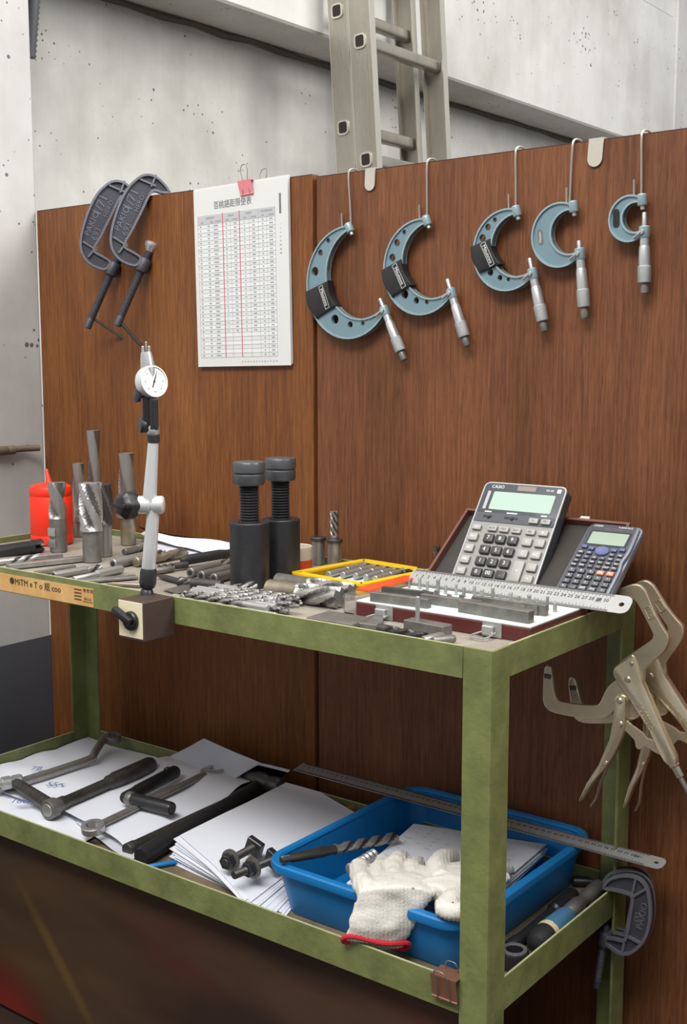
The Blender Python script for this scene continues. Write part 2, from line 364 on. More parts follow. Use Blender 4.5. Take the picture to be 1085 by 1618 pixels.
# ---------------------------------------------------------------- wood panels behind the bench
PA = -3.1812
BF = T(-0.6158, 0.45, 0) @ RZ(PA) @ RX(90)   # panel face frame: x along, y up, z towards the bench
def panel(name, label, u0, u1, top, proud, m):
    t = thing(name, label, 'panel', BF)
    bm = NB(); box(bm, ((u0 + u1) / 2, top / 2, -.010 + proud), (u1 - u0, top, .018), bev=.0012); obj('board', bm, m, t)
    bm = NB(); box(bm, ((u0 + u1) / 2, top + .0004, -.010 + proud), (u1 - u0 - .003, .0012, .0175)); obj('top_edge', bm, 'veneer_edge', t)
    return t
panel('wood_panel', 'brown wood veneer panel carrying the paper chart and the two dark clamps', -0.7806, -.004, 1.4225, .004, 'veneer_left')
panel('wood_panel', 'brown wood veneer panel on which the five micrometers hang', .0015, 1.5, 1.4185, 0, 'veneer_right')
bm = NB(); box(bm, (-.0012, .71, -.012), (.004, 1.41, .012), BF); tag(obj('seam_batten', bm, 'veneer_edge'), 'dark narrow strip closing the joint between the two wood panels', 'strip')

# ---------------------------------------------------------------- green angle-iron bench
W_, L_ = 0.3893, 1.1609
H1, Z2, H2 = .0375, 0.3799, 0.0415
bench = thing('workbench', 'worn green angle iron workbench with two open trays', 'workbench')
fl, th = .04, .004
for sx, sy in ((0, 0), (0, 1), (1, 0), (1, 1)):
    x0 = -L_ if sx else 0; y0 = W_ if sy else 0; dx = 1 if sx else -1; dy = -1 if sy else 1
    bm = NB(); prism(bm, [(x0, y0), (x0 + dx * fl, y0), (x0 + dx * fl, y0 + dy * th), (x0 + dx * th, y0 + dy * th), (x0 + dx * th, y0 + dy * fl), (x0, y0 + dy * fl)], .0, ZT, bev=.0)
    bmesh.ops.bevel(bm, geom=[e for e in bm.edges if abs((e.verts[0].co - e.verts[1].co).z) > .3], offset=.0011, segments=2, affect='EDGES')
    lg = obj('leg', bm, 'green_paint', bench)
    bm = NB(); box(bm, (x0 + dx * .02, y0 + dy * .02, .003), (.056, .056, .006)); obj('foot_plate', bm, 'green_paint', lg)
g = .0012
def rail(name, a, b, zt, h, inn):
    """upright flange from a to b plus the inward flange under the tray, thin pale top edge"""
    a, b = Vector((*a, 0)), Vector((*b, 0)); d = (b - a).normalized(); n = Vector((*inn, 0))
    M = Matrix(((d.x, n.x, 0, a.x), (d.y, n.y, 0, a.y), (0, 0, 1, 0), (0, 0, 0, 1)))
    L = (b - a).length
    bm = NB(); prism(bm, [(zt, g), (zt, g + .0032), (zt - h + .0035, g + .0032), (zt - h + .0035, .034), (zt - h, .034), (zt - h, g)], 0, L, M @ Matrix(((0, 0, 1, 0), (0, 1, 0, 0), (1, 0, 0, 0), (0, 0, 0, 1))), bev=.0005)
    o = obj(name, bm, 'green_paint', bench)
    bm = NB(); box(bm, (L / 2, g + .0016, zt + .0003), (L, .0026, .0009), M); obj('rail_edge', bm, 'green_edge', o)
    return o
for zt, h in ((ZT, H1), (Z2, H2)):
    rail('rail', (-L_ + .041, 0), (-.041, 0), zt, h, (0, 1)); rail('rail', (-L_ + .041, W_), (-.041, W_), zt, h, (0, -1))
    rail('rail', (0, .041), (0, W_ - .041), zt, h, (-1, 0)); rail('rail', (-L_, .041), (-L_, W_ - .041), zt, h, (1, 0))
bm = NB(); box(bm, (-L_ / 2, W_ / 2, TF - .0015), (L_ - .012, W_ - .012, .003)); obj('tray_floor', bm, 'shelf_floor', bench)
bm = NB(); box(bm, (-L_ / 2, W_ / 2, SF - .0015), (L_ - .012, W_ - .012, .003)); obj('tray_floor', bm, 'lower_shelf_floor', bench)
# the old printed strip stuck on the front rail
x1 = -0.6779
bm = NB(); box(bm, ((x1 - L_ + .045) / 2, .0006, ZT - .0225), (x1 + L_ - .045, .0014, .0275)); st = obj('printed_strip', bm, 'old_label', bench); st['label'] = 'old yellowed printed strip stuck along the rail'
bm = NB(); FR = T(0, -.0004, ZT) @ RX(90)
text_bm(bm, '●MiTM e T o 规 coo', .014, FR @ T(x1 - .135, -.0185, 0), .0004)
for k in range(4): box(bm, (x1 - .034, -.0130 - .005 * k, 0), (.016, .0016, .0003), FR)
text_bm(bm, '电 四 四', .0062, FR @ T(x1 - .011, -.013, 0), .0003); text_bm(bm, '0512-2', .0056, FR @ T(x1 - .012, -.0255, 0), .0003)
box(bm, (x1 - .012, -.0295, 0), (.022, .0008, .0003), FR)
bm2 = obj('print', bm, 'print_dark', st, None, 0); bm2['kind'] = 'stuff'
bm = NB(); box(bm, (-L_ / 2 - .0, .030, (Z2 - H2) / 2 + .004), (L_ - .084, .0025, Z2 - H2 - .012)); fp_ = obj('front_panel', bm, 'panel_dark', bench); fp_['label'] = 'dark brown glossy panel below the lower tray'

# ---------------------------------------------------------------- ladder leaning behind the panels
XL, YA, YB = -1.25, 1.4284, 1.7907
zh = 1.9276
lean = 3.9
LM = T(XL, YA, zh) @ RY(-lean)          # local z along the rails, y along the rungs, x towards the hall
lad = thing('extension_ladder', 'dusty aluminium extension ladder of two sections leaning against the concrete wall', 'ladder', LM)
wl = YB - YA; zlo, zhi = -zh / math.cos(R(lean)) + .012, .72
def channel(name, xc, y, face, ww, sec):
    bm = NB(); s = face
    o = [(xc - ww / 2, y), (xc + ww / 2, y), (xc + ww / 2, y + s * .022), (xc + ww / 2 - .004, y + s * .022), (xc + ww / 2 - .004, y + s * .003), (xc - ww / 2 + .004, y + s * .003), (xc - ww / 2 + .004, y + s * .022), (xc - ww / 2, y + s * .022)]
    prism(bm, o, zlo if sec else zlo + .28, zhi)
    ra = obj(name, bm, 'alu', lad)
    bm = NB()
    for e in (-1, 1): box(bm, (xc + e * (ww / 2 + .0006), y + s * .011, (zlo + zhi) / 2 + .14), (.0016, .0225, zhi - zlo - .3))
    obj('rail_flange', bm, 'alu_edge', ra)
    return ra
rp = 0.2998
secs = [(0.0, 0.0, .066), (-.082, .33 * rp, .060)]
for si, (xc, zo, ww) in enumerate(secs):
    dy = .0 if si == 0 else .018
    ra = channel('side_rail', xc, dy, 1, ww, si == 0); rb = channel('side_rail', xc, wl - dy, -1, ww, si == 0)
    k0 = int((zlo + .1 - zo) / rp) - 1
    for k in range(k0, 4):
        z = zo + k * rp
        if z < zlo + (.1 if si == 0 else .4) or z > zhi - .03: continue
        bm = NB(); M = T(xc, dy - .002, z) @ RX(-90)
        prism(bm, rrect(.030, .032, .008), .0, wl - 2 * dy - .004, M)
        obj('rung', bm, 'alu', lad)
        bm = NB(); band(bm, rrect(.036, .038, .011), .0045, -.002, .0035, M); obj('rung_end', bm, 'alu_edge', lad)
        bm = NB(); prism(bm, rrect(.027, .029, .007), -.0006, .0003, M); obj('rung_hole', bm, 'hole_dark', lad)

# ================================================================ hanging on the panels
def curve_lune(A, O, Sx, I, e=.0045):
    """C-shaped outline: outer arc through A, O, S and inner arc through A, I, S"""
    A, O, Sx, I = Vector(A), Vector(O), Vector(Sx), Vector(I); c = (Sx - A).normalized()
    def circ(p, q, r):
        ax, ay, bx, by, cx_, cy_ = *p, *q, *r; d = 2 * (ax * (by - cy_) + bx * (cy_ - ay) + cx_ * (ay - by))
        ux = ((ax * ax + ay * ay) * (by - cy_) + (bx * bx + by * by) * (cy_ - ay) + (cx_ * cx_ + cy_ * cy_) * (ay - by)) / d
        uy = ((ax * ax + ay * ay) * (cx_ - bx) + (bx * bx + by * by) * (ax - cx_) + (cx_ * cx_ + cy_ * cy_) * (bx - ax)) / d
        return Vector((ux, uy)), (Vector(p) - Vector((ux, uy))).length
    def arcpts(p, q, r, n):
        o, rad = circ(p, q, r); a = [math.atan2(*(Vector(v) - o).yx) for v in (p, q, r)]
        while a[1] < a[0]: a[1] += 2 * PI
        while a[2] < a[1]: a[2] += 2 * PI
        if a[2] - a[0] > 2 * PI: a = [-x for x in a]
        return [tuple(o + rad * Vector((math.cos(a[0] + (a[2] - a[0]) * i / n), math.sin(a[0] + (a[2] - a[0]) * i / n)))) for i in range(n + 1)]
    out = arcpts(A - c * e, O, Sx + c * e, 30); inn = arcpts(A + c * e, I, Sx - c * e, 26)
    return out + inn[::-1]
def cut_holes(o, holes):
    """drill round holes through a plate in its own z direction"""
    bm = NB()
    for x, y, r in holes: lathe(bm, [(r, -.05), (r, .05)], 20, T(x, y, 0))
    bmesh.ops.recalc_face_normals(bm, faces=bm.faces[:]); me = bpy.data.meshes.new('cutter'); bm.to_mesh(me); bm.free(); c = bpy.data.objects.new('cutter', me); COL.objects.link(c)
    md = o.modifiers.new('drill', 'BOOLEAN'); md.object = c; md.operation = 'DIFFERENCE'; md.solver = 'EXACT'
    bpy.context.view_layer.update(); c.matrix_world = o.matrix_world.copy(); bpy.context.view_layer.update(); dg = bpy.context.evaluated_depsgraph_get()
    nm = bpy.data.meshes.new_from_object(o.evaluated_get(dg)); nm.name = o.name
    o.modifiers.clear(); o.data = nm; nm.shade_smooth(); nm.set_sharp_from_angle(angle=R(35))
    bpy.data.objects.remove(c); bpy.data.meshes.remove(me)
def micrometer(label, A, O, Sx, I, E, TIP, holes, grip=None, plaque=None, txt='Mitutoyo'):
    A, O, Sx, I, E, TIP = map(Vector, (A, O, Sx, I, E, TIP))
    t = thing('micrometer', label, 'micrometer', BF @ T(A.x, A.y, .013), 'micrometers hanging on the wood panel')
    rel = lambda p: tuple(Vector(p) - A)
    out = curve_lune(rel(A), rel(O), rel(Sx), rel(I))
    bm = NB(); prism(bm, out, -.0032, .0032); fr = obj('frame', bm, 'mic_blue', t)
    if holes: cut_holes(fr, [(*rel(h[:2]), h[2]) for h in holes])
    bm = NB(); band(bm, out, .0026, -.0058, .0058); obj('frame_rim', bm, 'mic_rim', fr)
    ax = Vector((*(E - Sx), 0)); L = ax.length; az = Vector((*(Sx - A), 0)).normalized()
    bm = NB(); lathe(bm, [(.0055, -.008), (.0068, -.0065), (.0068, .006), (.006, .0075)], 18, frame((0, 0, 0), az)); obj('anvil_boss', bm, 'mic_rim', t)
    bm = NB(); lathe(bm, [(.0032, .005), (.0032, .0125), (.0028, .013)], 14, frame((0, 0, 0), az)); obj('anvil', bm, 'bright_steel', t)
    MS = frame((*rel(Sx), 0), ax)
    bm = NB(); lathe(bm, [(.0060, -.0085), (.0075, -.007), (.0075, .0065), (.0066, .008)], 18, MS); obj('sleeve_boss', bm, 'mic_rim', t)
    tl = (TIP - Sx).length
    bm = NB(); lathe(bm, [(.0029, -tl), (.0032, -tl + .0006), (.0032, -.006)], 14, MS); obj('spindle', bm, 'satin_chrome', t)
    bm = NB(); lathe(bm, [(.0063, .006), (.0063, .25 * L)], 18, MS); sl = obj('sleeve', bm, 'satin_chrome', t)
    bm = NB()
    for k in range(9): box(bm, (0, 0, .0105 + k * .0013), (.0128, .0005 if k % 5 else .0008, .0003), MS)
    sc_ = obj('scale_marks', bm, 'print_dark', sl); sc_['kind'] = 'stuff'
    bm = NB(); lathe(bm, [(.0065, .22 * L), (.0073, .25 * L), (.0079, .46 * L), (.0079, .54 * L)], 20, MS); th_ = obj('thimble', bm, 'satin_chrome', t)
    bm = NB(); lathe(bm, [(.0079, .54 * L), (.0092, .56 * L), (.0092, .80 * L), (.0086, .82 * L), (.005, .822 * L)], 24, MS); obj('knurled_grip', bm, 'knurl_chrome', th_)
    bm = NB(); lathe(bm, [(.0036, .815 * L), (.0036, .845 * L), (.0054, .85 * L), (.0054, .985 * L), (.0046, L)], 16, MS, fn=lambda k, r, z, a: r * (1 + (.05 * math.cos(a * 16) if k > 2 else 0))); obj('ratchet_stop', bm, 'dull_steel', t)
    LK = frame((*rel(Sx), .0075), (0, 0, 1)) 
    bm = NB(); lathe(bm, [(.0036, -.002), (.0036, .002), (.003, .0028)], 12, LK); d = (Vector((*(A - Sx), 0)).normalized() * .4 - ax.normalized().cross(Vector((0, 0, 1))) * .0).normalized()
    d = Vector((-.75, -.5, 0)).normalized(); tube(bm, [Vector((0, 0, .0015)), d * .006 + Vector((0, 0, .002)), d * .0135 + Vector((0, 0, .001))], .002, 8, LK); obj('lock_lever', bm, 'bright_steel', t)
    if grip:
        g4 = [rel(p) for p in grip]; cx_ = sum(p[0] for p in g4) / 4; cy_ = sum(p[1] for p in g4) / 4
        mid = [Vector(((g4[i][0] + g4[(i + 1) % 4][0]) / 2, (g4[i][1] + g4[(i + 1) % 4][1]) / 2)) for i in range(4)]
        dirw = (mid[1] - mid[3])                     # across the frame, outwards to inwards
        a, b, c, d_ = [Vector(p) for p in g4]        # outer-top, inner-top, inner-bottom, outer-bottom
        o2 = spline([a, a.lerp(b, .5), b], 3)[:-1] + spline([b, b.lerp(c, .5) - dirw * .10, c], 4)[:-1] + spline([c, c.lerp(d_, .5), d_], 3)[:-1] + spline([d_, d_.lerp(a, .5) - dirw * .13, a], 4)[:-1]
        bm = NB(); prism(bm, o2, -.0085, .0085, bev=.0022); gr = obj('grip_cover', bm, 'black_plastic', t)
        ax2 = (c - b).normalized(); ang = math.degrees(math.atan2(ax2.y, ax2.x)); ln = (c - b).length
        pc = (b + c) / 2 - dirw * .34
        PM = T(pc.x, pc.y, .0086) @ RZ(ang)
        bm = NB(); band(bm, rrect(ln * .9, .0095, .001), .0011, -.0002, .0006, PM); pl_ = obj('name_plate', bm, 'satin_chrome', gr, None, 0)
        bm = NB(); text_bm(bm, txt, .0082, PM @ T(0, 0, .0004), .0003); lt = obj('lettering', bm, 'print_white', gr, None, 0); lt['kind'] = 'stuff'
    if plaque:
        p, w_, h_, ang, m_ = plaque; p = rel(p); PM = T(p[0], p[1], .0033) @ RZ(ang)
        bm = NB(); prism(bm, rrect(h_, w_, w_ * .48, 5), -.0005, .0006, PM); pq = obj('name_plate', bm, m_, t)
        if m_ != 'black_plastic': 
            bm = NB(); text_bm(bm, txt, w_ * .62, PM @ T(0, 0, .0008), .0002, sx=.8); lt = obj('lettering', bm, 'print_white', pq, None, 0); lt['kind'] = 'stuff'
    return t
micrometer('largest blue micrometer with six frame holes and a black grip, nearest the panel seam', (0.0854, 1.3282), (-0.0009, 1.2155), (0.1602, 1.193), (0.0459, 1.2275), (0.2, 1.1153), (0.1498, 1.2129),
  [(*(0.0424, 1.3105), .0042), (*(0.0254, 1.2919), .0053), (*(0.0131, 1.262), .0075), (*(0.0569, 1.1821), .0078), (*(0.0899, 1.1728), .0054), (*(0.1169, 1.1744), .0038)],
  ((-0.006, 1.229), (0.0452, 1.2458), (0.0631, 1.204), (0.0181, 1.1844)))
micrometer('second largest micrometer, blue frame with a black grip, hanging second from the panel seam', (0.242, 1.3283), (0.1639, 1.2373), (0.2904, 1.2161), (0.2025, 1.2485), (0.3205, 1.1365), (0.2803, 1.2375),
  [(*(0.201, 1.3136), .004), (*(0.1865, 1.2984), .0058), (*(0.1772, 1.2759), .0062), (*(0.2027, 1.2178), .0068), (*(0.2253, 1.2076), .0052), (*(0.2457, 1.2049), .0038)],
  ((0.1578, 1.257), (0.1972, 1.2728), (0.22, 1.2319), (0.1798, 1.2147)))
micrometer('middle one of the five micrometers, with a black grip on its holed blue frame', (0.404, 1.3301), (0.3322, 1.2699), (0.4338, 1.2393), (0.3654, 1.2782), (0.4556, 1.1568), (0.4256, 1.2613),
  [(*(0.3692, 1.3204), .0036), (*(0.3571, 1.3107), .005), (*(0.3477, 1.2954), .0058), (*(0.3625, 1.2445), .005), (*(0.3794, 1.2362), .0042), (*(0.394, 1.2332), .003)],
  ((0.3283, 1.2836), (0.3625, 1.2935), (0.3826, 1.2558), (0.3459, 1.2447)))
micrometer('micrometer with a wide plain blue frame without grip or holes, oval plate on it', (0.4976, 1.329), (0.4355, 1.2769), (0.5098, 1.2634), (0.4661, 1.2892), (0.5202, 1.1738), (0.5054, 1.2815), [],
  None, ((0.447, 1.2907), .0078, .022, 97, 'dull_steel'))
micrometer('smallest micrometer, blue frame with a black oval inlay, hanging farthest right', (0.6022, 1.3298), (0.557, 1.2963), (0.6071, 1.287), (0.5773, 1.3021), (0.6099, 1.2054), (0.6053, 1.3132), [],
  None, ((0.5664, 1.3081), .0098, .025, 92, 'black_plastic'))
# wire hooks over the panel's top edge
def hook(label, top, low, prong):
    t = Vector(top); l = Vector(low); p = Vector(prong); z = .0042; tz = 1.4185
    pts = [(t.x + .004, tz - .04, -.0245), (t.x + .003, tz - .008, -.0245), (t.x + .002, tz + .0035, -.018), (t.x + .0008, tz + .006, -.008), (t.x, tz + .003, .0015), (t.x, tz - .008, z), ((t.x + l.x) / 2, (t.y + l.y) / 2, z), (l.x, l.y + .004, z), (l.x - .002, l.y - .001, z), ((l.x + p.x) / 2, l.y - .004, z), (p.x + .001, l.y - .001, z), (p.x, l.y + .006, z), (p.x, p.y, z + .001)]
    bm = NB(); tube(bm, spline([(*Vector(q), ) for q in pts], 3), .0017, 8); o = obj('wire_hook', bm, 'wire', None, BF)
    tag(o, label, 'hook', 'wire hooks on the panel edge')
hook('wire hook holding the largest micrometer', (0.0763, 1.4229), (0.0817, 1.3318), (0.0626, 1.3545))
hook('wire hook holding the second largest micrometer', (0.235, 1.4215), (0.236, 1.3327), (0.2216, 1.3549))
hook('wire hook holding the middle micrometer', (0.3952, 1.4246), (0.3971, 1.3336), (0.3852, 1.3572))
hook('slanting wire hook holding the plain wide-framed micrometer', (0.489, 1.4254), (0.4865, 1.3337), (0.4818, 1.3577))
hook('wire hook holding the smallest micrometer', (0.5942, 1.4249), (0.5964, 1.3341), (0.5858, 1.3593))
def tab(label, p, w_, h_, rz):
    u, v = p
    bm = NB(); o = [(-w_ / 2, .002), (w_ / 2, .002)] + arc(0, -h_ + w_ / 2, w_ / 2, 0, -180, 10)
    prism(bm, o, .0004, .0022, T(u, 1.4185, 0) @ RZ(rz)); box(bm, (u, 1.4204, -.012), (w_, .0016, .028)); box(bm, (u, 1.411, -.0258), (w_, .02, .0016))
    return tag(obj('metal_tab', bm, 'alu_edge', None, BF), label, 'clip', 'metal tabs on the panel edge')
tab('bent metal tab over the panel edge below the ladder foot side', (0.1202, 1.4215), .0205, .033, -3)
tab('bent metal tab over the panel edge between the two right-hand hooks', (0.5248, 1.4222), .023, .036, -4)

# paper chart pad and its pink clip
TL, TR_, BL_ = Vector((-0.2893, 1.4224)), Vector((-0.0523, 1.4203)), Vector((-0.2835, 1.1051))
pw, ph = (TR_ - TL).length - .002, (BL_ - TL).length
PX_ = (TR_ - TL).normalized(); pang = math.degrees(math.atan2(PX_.y, PX_.x)) * .3 + 1.0 * .7
PM = BF @ T(TL.x, TL.y, .0042) @ RZ(1.0)
pad = thing('paper_pad', 'white paper pad with a printed table hanging on the left wood panel', 'paper pad', PM)
for k in range(6):
    bm = NB(); box(bm, (pw / 2 + .0004 * (k % 3), -ph / 2 - .0006 * k * (k % 2), .0007 + k * .0011), (pw, ph, .00095)); sh = obj('sheet', bm, 'pad_paper', pad)
zf = .0007 + 5 * .0011 + .0005
def fr_(x, y): return (x * pw, -y * ph - .004)
bm = NB()
rows, y0, y1, xl, xr = 33, .192, .945, .045, .872
for r_ in range(rows):
    ya, yb = y0 + (y1 - y0) * r_ / rows, y0 + (y1 - y0) * (r_ + 1) / rows
    if r_ % 2:
        a = fr_(xl, ya); b = fr_(xr, yb); box(bm, ((a[0] + b[0]) / 2, (a[1] + b[1]) / 2, zf), (b[0] - a[0], a[1] - b[1], .0002))
o = obj('row_shading', bm, 'row_grey', pad, None, 0); o['kind'] = 'stuff'
bm = NB(); a = fr_(xl, .143); b = fr_(xr, .192); box(bm, ((a[0] + b[0]) / 2, (a[1] + b[1]) / 2, zf), (b[0] - a[0], a[1] - b[1], .0003)); obj('table_header', bm, 'head_grey', pad, None, 0)
bm = NB()
for r_ in range(rows + 1):
    a = fr_(xl, y0 + (y1 - y0) * r_ / rows); b = fr_(xr, 0); box(bm, ((a[0] + b[0]) / 2, a[1], zf + .0002), (b[0] - a[0], .0005, .0002))
for x in (xl, .405, .51 + .095, .70, .785, xr):
    a = fr_(x, .143 if x in (xl, xr, .70) else .17); b = fr_(x, y1); box(bm, (a[0], (a[1] + b[1]) / 2, zf + .0002), (.0005, a[1] - b[1], .0002))
o = obj('table_rule', bm, 'ink_light', pad, None, 0); o['kind'] = 'stuff'
for x in (.322, .502):
    bm = NB(); a = fr_(x, .140); b = fr_(x, y1); box(bm, (a[0], (a[1] + b[1]) / 2, zf + .0004), (.0017, a[1] - b[1], .0002)); obj('red_line', bm, 'ink_red', pad, None, 0)
bm = NB(); rnd = random.Random(3)
for r_ in range(rows):
    y = y0 + (y1 - y0) * (r_ + .5) / rows
    for x, wd in ((.075, .018), (.165, .024), (.245, .05), (.36, .012), (.455, .028), (.555, .012), (.65, .03), (.745, .014), (.83, .036)):
        if r_ > 26 and .33 < x < .72: continue
        wd *= rnd.uniform(.7, 1.15); a = fr_(x, y); box(bm, (a[0], a[1], zf + .0003), (wd * pw, .0021, .0002))
for x, wd in ((.18, .09), (.41, .06), (.60, .06), (.785, .12)): a = fr_(x, .158); box(bm, (a[0], a[1], zf + .0004), (wd * pw, .0026, .0002))
for x, wd in ((.09, .03), (.2, .03), (.27, .06), (.37, .03), (.455, .05), (.56, .03), (.65, .05), (.745, .03), (.83, .05)): a = fr_(x, .181); box(bm, (a[0], a[1], zf + .0004), (wd * pw, .0022, .0002))
for k in range(13): a = fr_(.5 + k * .03, .972); box(bm, (a[0], a[1], zf + .0001), (.0045 * rnd.uniform(.5, 1), .002, .0002))
for k in range(8): a = fr_(.925, .24 + k * .022); box(bm, (a[0], a[1], zf + .0001), (.0012 + .0004 * k, .001 + .0003 * k, .0002))
o = obj('table_print', bm, 'ink_light', pad, None, 0); o['kind'] = 'stuff'
bm = NB(); a = fr_(.43, .096); text_bm(bm, '百桃語距限使表', .0148, T(a[0], a[1], zf + .0003), .0002, sx=.93); o = obj('title', bm, 'ink', pad, None, 0); o['kind'] = 'stuff'
bm = NB(); a = fr_(.925, .13); box(bm, (a[0], a[1], zf + .0001), (.0046, .034, .0002)); obj('side_mark', bm, 'ink', pad, None, 0)

def binder_clip(label, M, w_, h_, d_, m_, ang1, ang2, hl, lip):
    """wedge body (x wide, y up, z thick) with two wire handles"""
    t = thing('binder_clip', label, 'clip', M)
    o = [(-d_ / 2, h_), (d_ / 2, h_), (lip, 0), (lip - .0008, 0), (d_ / 2 - .001, h_ - .001), (-d_ / 2 + .001, h_ - .001), (-lip + .0008, 0), (-lip, 0)]
    Q = Matrix(((0, 0, 1, 0), (0, 1, 0, 0), (1, 0, 0, 0), (0, 0, 0, 1)))
    bm = NB(); prism(bm, o, -w_ / 2, w_ / 2, Q)
    for s in (-1, 1): lathe(bm, [(.0014, -w_ / 2), (.0014, w_ / 2)], 10, T(0, 0, s * lip) @ RY(90))
    obj('clip_body', bm, m_, t)
    for s, an in ((1, ang1), (-1, ang2)):
        a = R(an); up = Vector((0, math.cos(a), s * math.sin(a))); b0 = Vector((0, .0003, s * (lip + .0014)))
        loop = [(-w_ * .27, 0), (-w_ * .18, hl * .45), (-w_ * .26, hl * .78), (-w_ * .17, hl * .97), (0, hl), (w_ * .17, hl * .97), (w_ * .26, hl * .78), (w_ * .18, hl * .45), (w_ * .27, 0)]
        bm = NB(); tube(bm, spline([tuple(b0 + Vector((x, 0, 0)) + up * y) for x, y in loop], 4), .00075, 6); obj('wire_handle', bm, 'dull_steel', t)
    return t
pc = Vector((-0.1494, 1.4021))
binder_clip('pink binder clip at the top edge of the printed paper pad', BF @ T(pc.x, pc.y, -.004) @ RZ(3), .032, .0235, .046, 'pink_clip', 4, 14, .050, .0165)

# two iron screw clamps hooked over the left panel
def g_clamp(label, M, outline, bossp, boss_d, boss_r, boss_l, screw_top, screw_bot, sr, cap, ribs, th_, txts, bar, group):
    t = thing('screw_clamp', label, 'clamp', M, group)
    out = [tuple(p) for p in spline(outline, 4, True)]
    bm = NB(); prism(bm, out, -th_ * .22, th_ * .22); fr = obj('frame', bm, 'clamp_iron', t)
    bm = NB(); band(bm, out, .0042, -th_ / 2, th_ / 2); obj('frame_rim', bm, 'clamp_edge', fr)
    for a, b in ribs:
        a, b = Vector(a), Vector(b); d = b - a
        bm = NB(); box(bm, (0, 0, 0), (d.length, .0034, th_ * .9), T((a.x + b.x) / 2, (a.y + b.y) / 2, 0) @ RZ(math.degrees(math.atan2(d.y, d.x)))); obj('rib', bm, 'clamp_edge', fr)
    bm = NB()
    for tx, p, sz, an in txts: text_bm(bm, tx, sz, T(p[0], p[1], th_ * .22 + .0004) @ RZ(an), .0012)
    e = obj('raised_lettering', bm, 'clamp_edge', fr, None, 0); e['kind'] = 'stuff'
    A, B = Vector((*screw_top, 0)), Vector((*screw_bot, 0)); ax = (B - A).normalized()
    bm = NB(); lathe(bm, [(boss_r * .9, -boss_l / 2), (boss_r, -boss_l / 2 + .002), (boss_r, boss_l / 2 - .002), (boss_r * .93, boss_l / 2)], 18, frame((*bossp, 0), ax)); obj('boss', bm, 'clamp_iron', t)
    L = (B - A).length; n_ = int(L * .9 / .0016)
    prof = [(sr * .72, 0), (sr * .72, .012)] + [(sr if k % 2 else sr * .84, .012 + .0016 * k) for k in range(n_ - 8)] + [(sr * .95, L * .9), (sr * .95, L - .001), (sr * .8, L)]
    bm = NB(); lathe(bm, prof, 14, frame(A, ax)); sc_ = obj('screw', bm, 'clamp_iron', t)
    if cap:
        bm = NB(); lathe(bm, [(.0066, .015), (.0082, .011), (.0135, .003), (.0142, 0), (.0142, -.0028), (.0112, -.0058), (.003, -.007)], 20, frame(A, ax)); obj('swivel_pad', bm, 'bright_steel', sc_)
    if bar:
        bm = NB(); tube(bm, [Vector((*bar[0], .0)), Vector((*bar[1], .0))], .0036, 10); obj('tommy_bar', bm, 'dark_steel', sc_)
    return t
QC, TH = (-1.023, 0.4816, 1.425), 50
CM = frame(QC, (math.sin(R(TH)), -math.cos(R(TH)), 0), (math.cos(R(TH)), math.sin(R(TH)), 0))
oc = [(0.0227, 0.0051), (0.0152, 0.0178), (0.0027, 0.03), (-0.01, 0.0366), (-0.0241, 0.0373), (-0.0384, 0.0307), (-0.0572, 0.0129), (-0.0734, -0.0154), (-0.0864, -0.0506), (-0.0927, -0.0801), (-0.0905, -0.1026), (-0.0802, -0.1193), (-0.0649, -0.1295), (-0.0465, -0.1343), (-0.0373, -0.1271), (-0.0347, -0.1163), (-0.0487, -0.1061), (-0.0633, -0.0979), (-0.0625, -0.0894), (-0.0551, -0.078), (-0.0448, -0.0595), (-0.0299, -0.0311), (-0.0157, -0.0027), (-0.0078, 0.0054), (0.0049, 0.0029), (0.0164, 0.0024)]
pv = [(-0.0308, -0.1313), (-0.0137, -0.0941), (-0.0834, -0.2458), (-0.0337, 0.0275), (-0.0048, 0.0158), (-0.0133, 0.0142), (-0.0035, 0.0363), (-0.0863, -0.08), (-0.0599, -0.0969), (-0.0771, -0.1094), (-0.0611, -0.0894)]
tp = [(-0.0605, -0.0654), (-0.0682, -0.046), (-0.0507, -0.0106), (-0.0359, -0.0172)]
br = [(-0.0768, -0.2388), (-0.0326, -0.2891), (-0.1266, -0.2414), (-0.0387, -0.2927)]
ribs = [(pv[3], pv[4]), (pv[5], pv[6]), (pv[7], pv[8]), (pv[9], pv[10])]
txts = [('693', tp[0], .017, 64), ('PAKIO', tp[1], .017, 64), ('1/71', tp[2], .024, 66), ('HERO', tp[3], .013, 66)]
c1 = g_clamp('dark iron screw clamp on the panel edge, nearer the paper chart, silver pad showing', CM, oc, pv[0], None, .0125, .026, pv[1], pv[2], .0078, True, ribs, .018, txts, (br[0], br[1]), 'iron screw clamps on the left panel')
dv = Vector((-1.1051, 0.4772, 1.4204)) - Vector((-1.0131, 0.4721, 1.4233))
c2 = dup(c1, T(*dv) @ CM, 'dark iron screw clamp hooked over the panel edge, the one nearer the concrete column', 'iron screw clamps on the left panel')
off = Vector(br[3]) - Vector(br[1]); 
for ch in c2.children:
    if ch.name.startswith('screw'):
        for g_ in ch.children:
            if g_.name.startswith('tommy'):
                bm = NB(); q = [(-0.0694, -0.228), (0.0302, -0.2951)]; tube(bm, [Vector((*q[0], 0)), Vector((*q[1], 0))], .0026, 10)
                me = bpy.data.meshes.new('tommy_bar'); bm.to_mesh(me); bm.free(); me.materials.append(MT['dark_steel']); g_.data = me

